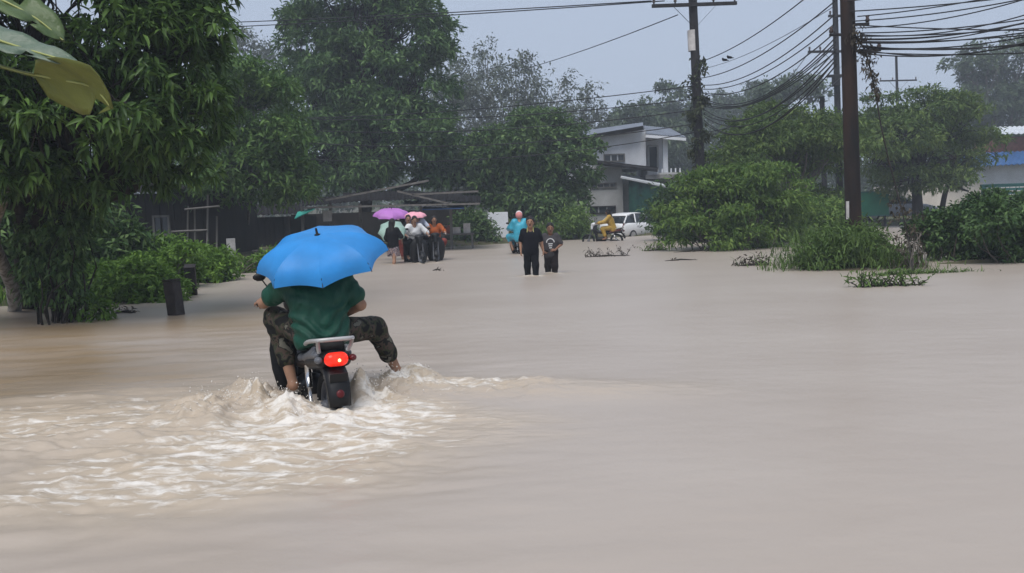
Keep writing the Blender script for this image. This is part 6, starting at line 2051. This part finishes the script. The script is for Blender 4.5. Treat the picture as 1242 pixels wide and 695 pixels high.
motorcycle('dark motorcycle ridden towards the camera by the rider in the white shirt', bl4, h4, lit=False, panel='black_plastic')
J = seated(.10, .30, .24)
J.update(elR=V3(.46, -.36, 1.10), elL=V3(.46, .36, 1.10))
person('rider in a loose white shirt coming towards the camera on a dark motorcycle', bl4, h4, J,
       dict(skin='skin', shirt=('cloth_white', .98, .024), pants=('cloth_black', 1.7, .012), hair='short', hem=.24, wr=.004), res=.018, k=1.0, group='people in front of the market shed', fd=(1, 0, -.25))
J = seated(-.02, .30, .22, z0=.06)
for q in J:
    if not np.isscalar(J[q]) and q[:2] not in ('hd', 'pn'): J[q] = J[q] + V3(-.30, .20, .10)
J.update(elR=V3(.10, -.06, 1.2), wrR=V3(.12, -.02, 1.40), hdR=V3(0, 0, 1), pnR=V3(1, 0, 0), wrL=V3(.08, .42, 1.06))
person('passenger in a pale blue shirt seated behind the white shirted rider', bl4, h4, J,
       dict(skin='skin', shirt=('cloth_pale', .7, .012), pants=('cloth_navy', 1.7, .01), hair='short', hem=.08), res=.018, k=.92, group='people in front of the market shed', fd=(1, 0, 0))
umbrella('small pink umbrella over the motorcycle passenger', P(504, 262.5, bl4[1] + .1), (0.02, -.18, .95), .34, .14, 'umb_pink', .62, spin=.1)
g5 = at(526, 318)
h5 = math.radians(-84)
bl5 = (g5.x - 1.25 * math.cos(h5) + .05, g5.y - 1.25 * math.sin(h5) + .4, -.22)
motorcycle('second dark motorcycle coming towards the camera beside the white shirted rider', bl5, h5, lit=False, panel='dull_red')
J = seated(.02, .28, .22, z0=-.04)
person('rider in an orange top on the second motorcycle by the shed', bl5, h5, J,
       dict(skin='skin', shirt=('cloth_orange', .9, .016), pants=('cloth_red', 1.2, .012), hair='long', hem=.1), res=.018, k=.95, group='people in front of the market shed', fd=(1, .1, 0))

# ---- teal raincoats going away
g6 = at(633, 308)
h6 = math.radians(98)
motorcycle('motorcycle with a lit red tail light riding away behind the boys', (g6.x, g6.y, -.22), h6, lit=True, panel='dull_red')
J = seated(.05, .3, .2)
person('front rider in a teal raincoat and white helmet seen behind the taller boy', (g6.x, g6.y, -.22), h6, J,
       dict(skin='skin', shirt=('cloth_teal', 1.9, .03), pants=('cloth_teal', 1.6, .02), hair='helmet', hairmat='cloth_white', hem=.16), res=.018, group='teal raincoat riders')
J = seated(.0, .32, .22, z0=-.03)
for q in J:
    if not np.isscalar(J[q]) and q[:2] not in ('hd', 'pn'): J[q] = J[q] + V3(-.30, 0.06, 0)
J.update(wrL=V3(.12, .2, 1.02), wrR=V3(.12, -.12, 1.02), elL=V3(-.05, .30, 1.08), elR=V3(-.05, -.22, 1.08))
person('rear passenger in a teal raincoat and pink helmet seen behind the taller boy', (g6.x, g6.y, -.22), h6, J,
       dict(skin='skin', shirt=('cloth_teal', 1.9, .034), pants=('cloth_teal', 1.3, .02), hair='helmet', hairmat='cloth_pink', hem=.18), res=.018, group='teal raincoat riders')

# ---- yellow raincoat rider in front of the white car
g7 = at(748, 292)
h7 = math.radians(168)
bl7 = (g7.x, g7.y, -.26)
motorcycle('motorcycle with a pale front seen side on before the white car', bl7, h7, lit=False, panel='dull_red', front='white_paint')
J = seated(.05, .2, .2)
person('rider in a yellow raincoat stopped beside the white car', bl7, h7, J,
       dict(skin='skin', shirt=('cloth_yellow', 1.9, .03), pants=('cloth_yellow', 1.7, .02), hair='hood', hairmat='cloth_brown', hem=.18), res=.02)

# ---------------------------------------------------------------- cars
def car(label, loc, rotz, paint, group=None, lower=None):
    root = thing('car', label, 'car', loc, rotz, group)
    secs = []
    for (x, zb, zt, hw) in ((-2.02, .42, .80, .66), (-1.95, .30, .92, .76), (-1.6, .24, .97, .82), (-.8, .22, .97, .845), (.3, .22, .95, .85), (1.05, .22, .93, .845), (1.5, .23, .86, .82), (1.85, .26, .76, .76), (2.02, .34, .66, .66), (2.07, .42, .58, .56)):
        m_ = (zb + zt) / 2
        secs.append([Vector((x, y * hw, z)) for (y, z) in ((-.86, zb), (-.97, zb + .1), (-1.0, m_), (-.985, zt - .10), (-.9, zt), (-.45, zt + .025), (.45, zt + .025), (.9, zt), (.985, zt - .10), (1.0, m_), (.97, zb + .1), (.86, zb))])
    MB().loft(secs).build('body', M[paint], root, smooth=True)
    # cabin: glass with painted roof and pillars
    B = [(-1.90, .73, .95), (-1.0, .78, .97), (.2, .78, .96), (1.15, .74, .93)]
    T_ = [(-1.38, .54, 1.36), (-.85, .59, 1.46), (-.25, .59, 1.46), (.08, .56, 1.40)]
    for s in (-1, 1):
        for i in range(3):
            MB().slab([(B[i][0], B[i][1] * s, B[i][2]), (B[i + 1][0], B[i + 1][1] * s, B[i + 1][2]), (T_[i + 1][0], T_[i + 1][1] * s, T_[i + 1][2]), (T_[i][0], T_[i][1] * s, T_[i][2])], .02).build('side_window', M['glass'], root)
        for i in range(4):
            mb = MB(); mb.bar((B[i][0], (B[i][1] + .006) * s, B[i][2]), (T_[i][0], (T_[i][1] + .006) * s, T_[i][2]), .05, .075); mb.build('pillar', M[paint if i != 2 else 'black_plastic'], root)
        mb = MB(); mb.bar((T_[0][0], (T_[0][1] + .01) * s, T_[0][2]), (T_[3][0], (T_[3][1] + .01) * s, T_[3][2] + .01), .06, .06); mb.build('roof_rail', M[paint], root)
        v = Vox(V3(.7, .9 * s - .15, .85), V3(1.1, .9 * s + .15, 1.15), .02); v.ell((.88, .90 * s, 1.0), (.06, .10, .07), .02); v.build('wing_mirror', M[paint], root)
        for x in (.15, -.85):
            mb = MB(); mb.box((x, .85 * s, .80), (.18, .03, .03)); mb.build('door_handle', M['chrome' if paint != 'white_paint' else paint], root, bevel=.006)
        v = Vox(V3(1.6, .62 * s - .22, .5), V3(2.1, .62 * s + .22, .9), .02); v.cap((1.95, .50 * s, .655), (1.70, .74 * s, .735), .06, .05, .02); v.build('headlight', M['chrome'], root)
        v = Vox(V3(-2.15, .68 * s - .2, .55), V3(-1.8, .68 * s + .2, 1.05), .02); v.cap((-1.95, .68 * s, .70), (-1.90, .70 * s, .90), .06, .05, .02); v.build('tail_light', M['dull_red'], root)
        for x in (-1.25, 1.30):
            mb = MB(); mb.ring((x, .76 * s, .30), (0, 1, 0), .235, .075, 26, 10, 1.1); w = mb.build('wheel', M['rubber_black'], root, smooth=True)
            mb = MB(); mb.lathe([(0, .07), (.06, .075), (.15, .06), (.185, .075), (.19, .03)], (x, .76 * s, .30), (0, s, 0), 20); mb.build('rim', M['alu'], w, smooth=True)
            for i in range(5):
                a = 2 * math.pi * i / 5
                mb = MB(); mb.bar((x, (.76 + .082) * s, .30), (x + math.cos(a) * .18, (.76 + .078) * s, .30 + math.sin(a) * .18), .012, .04); mb.build('spoke', M['alu'], w)
    MB().slab([(B[3][0], -B[3][1], B[3][2]), (B[3][0], B[3][1], B[3][2]), (T_[3][0], T_[3][1], T_[3][2]), (T_[3][0], -T_[3][1], T_[3][2])], .02).build('windscreen', M['glass'], root)
    MB().slab([(B[0][0], B[0][1], B[0][2]), (B[0][0], -B[0][1], B[0][2]), (T_[0][0], -T_[0][1], T_[0][2]), (T_[0][0], T_[0][1], T_[0][2])], .02).build('rear_window', M['glass'], root)
    secs = [[Vector((x, y * w, z + (.03 if abs(y) < .9 else 0))) for y in (-1, -.6, 0, .6, 1)] + [Vector((x, y * w, z - .03)) for y in (1, 0, -1)] for (x, w, z) in ((-1.46, .53, 1.36), (-1.15, .585, 1.435), (-.75, .605, 1.475), (-.35, .605, 1.475), (-.1, .585, 1.445), (.12, .56, 1.395))]
    MB().loft(secs).build('roof', M[paint], root, smooth=True)
    for (x, z) in ((-1.99, .40), (2.02, .38)):
        v = Vox(V3(x - .25, -.9, .2), V3(x + .25, .9, .65), .025); v.cap((x, -.6, z), (x, .6, z), .09, None, .03); v.build('bumper', M[lower or paint], root)
    root.scale = (1, 1, .92)
    mb = MB(); mb.box((-2.045, 0, .66), (.03, .40, .11)); mb.build('number_plate', M['cloth_white'], root, bevel=.005)
    return root

gc = P(769, 286, 46)
car('white hatchback parked in the shallow water before the two storey house', (gc.x, gc.y, -.22), math.radians(48), 'white_paint')
gc = P(1086, 268, 50)
car('dark and silver car facing right behind the green board', (gc.x, gc.y, ground_h(np.array([gc.x]), np.array([gc.y]))[0]), math.radians(-12), 'silver_paint', lower='dark_paint')
gc = P(985, 262, 52)
car('pale car almost hidden by the layered tree', (gc.x, gc.y, ground_h(np.array([gc.x]), np.array([gc.y]))[0]), math.radians(170), 'white_paint')
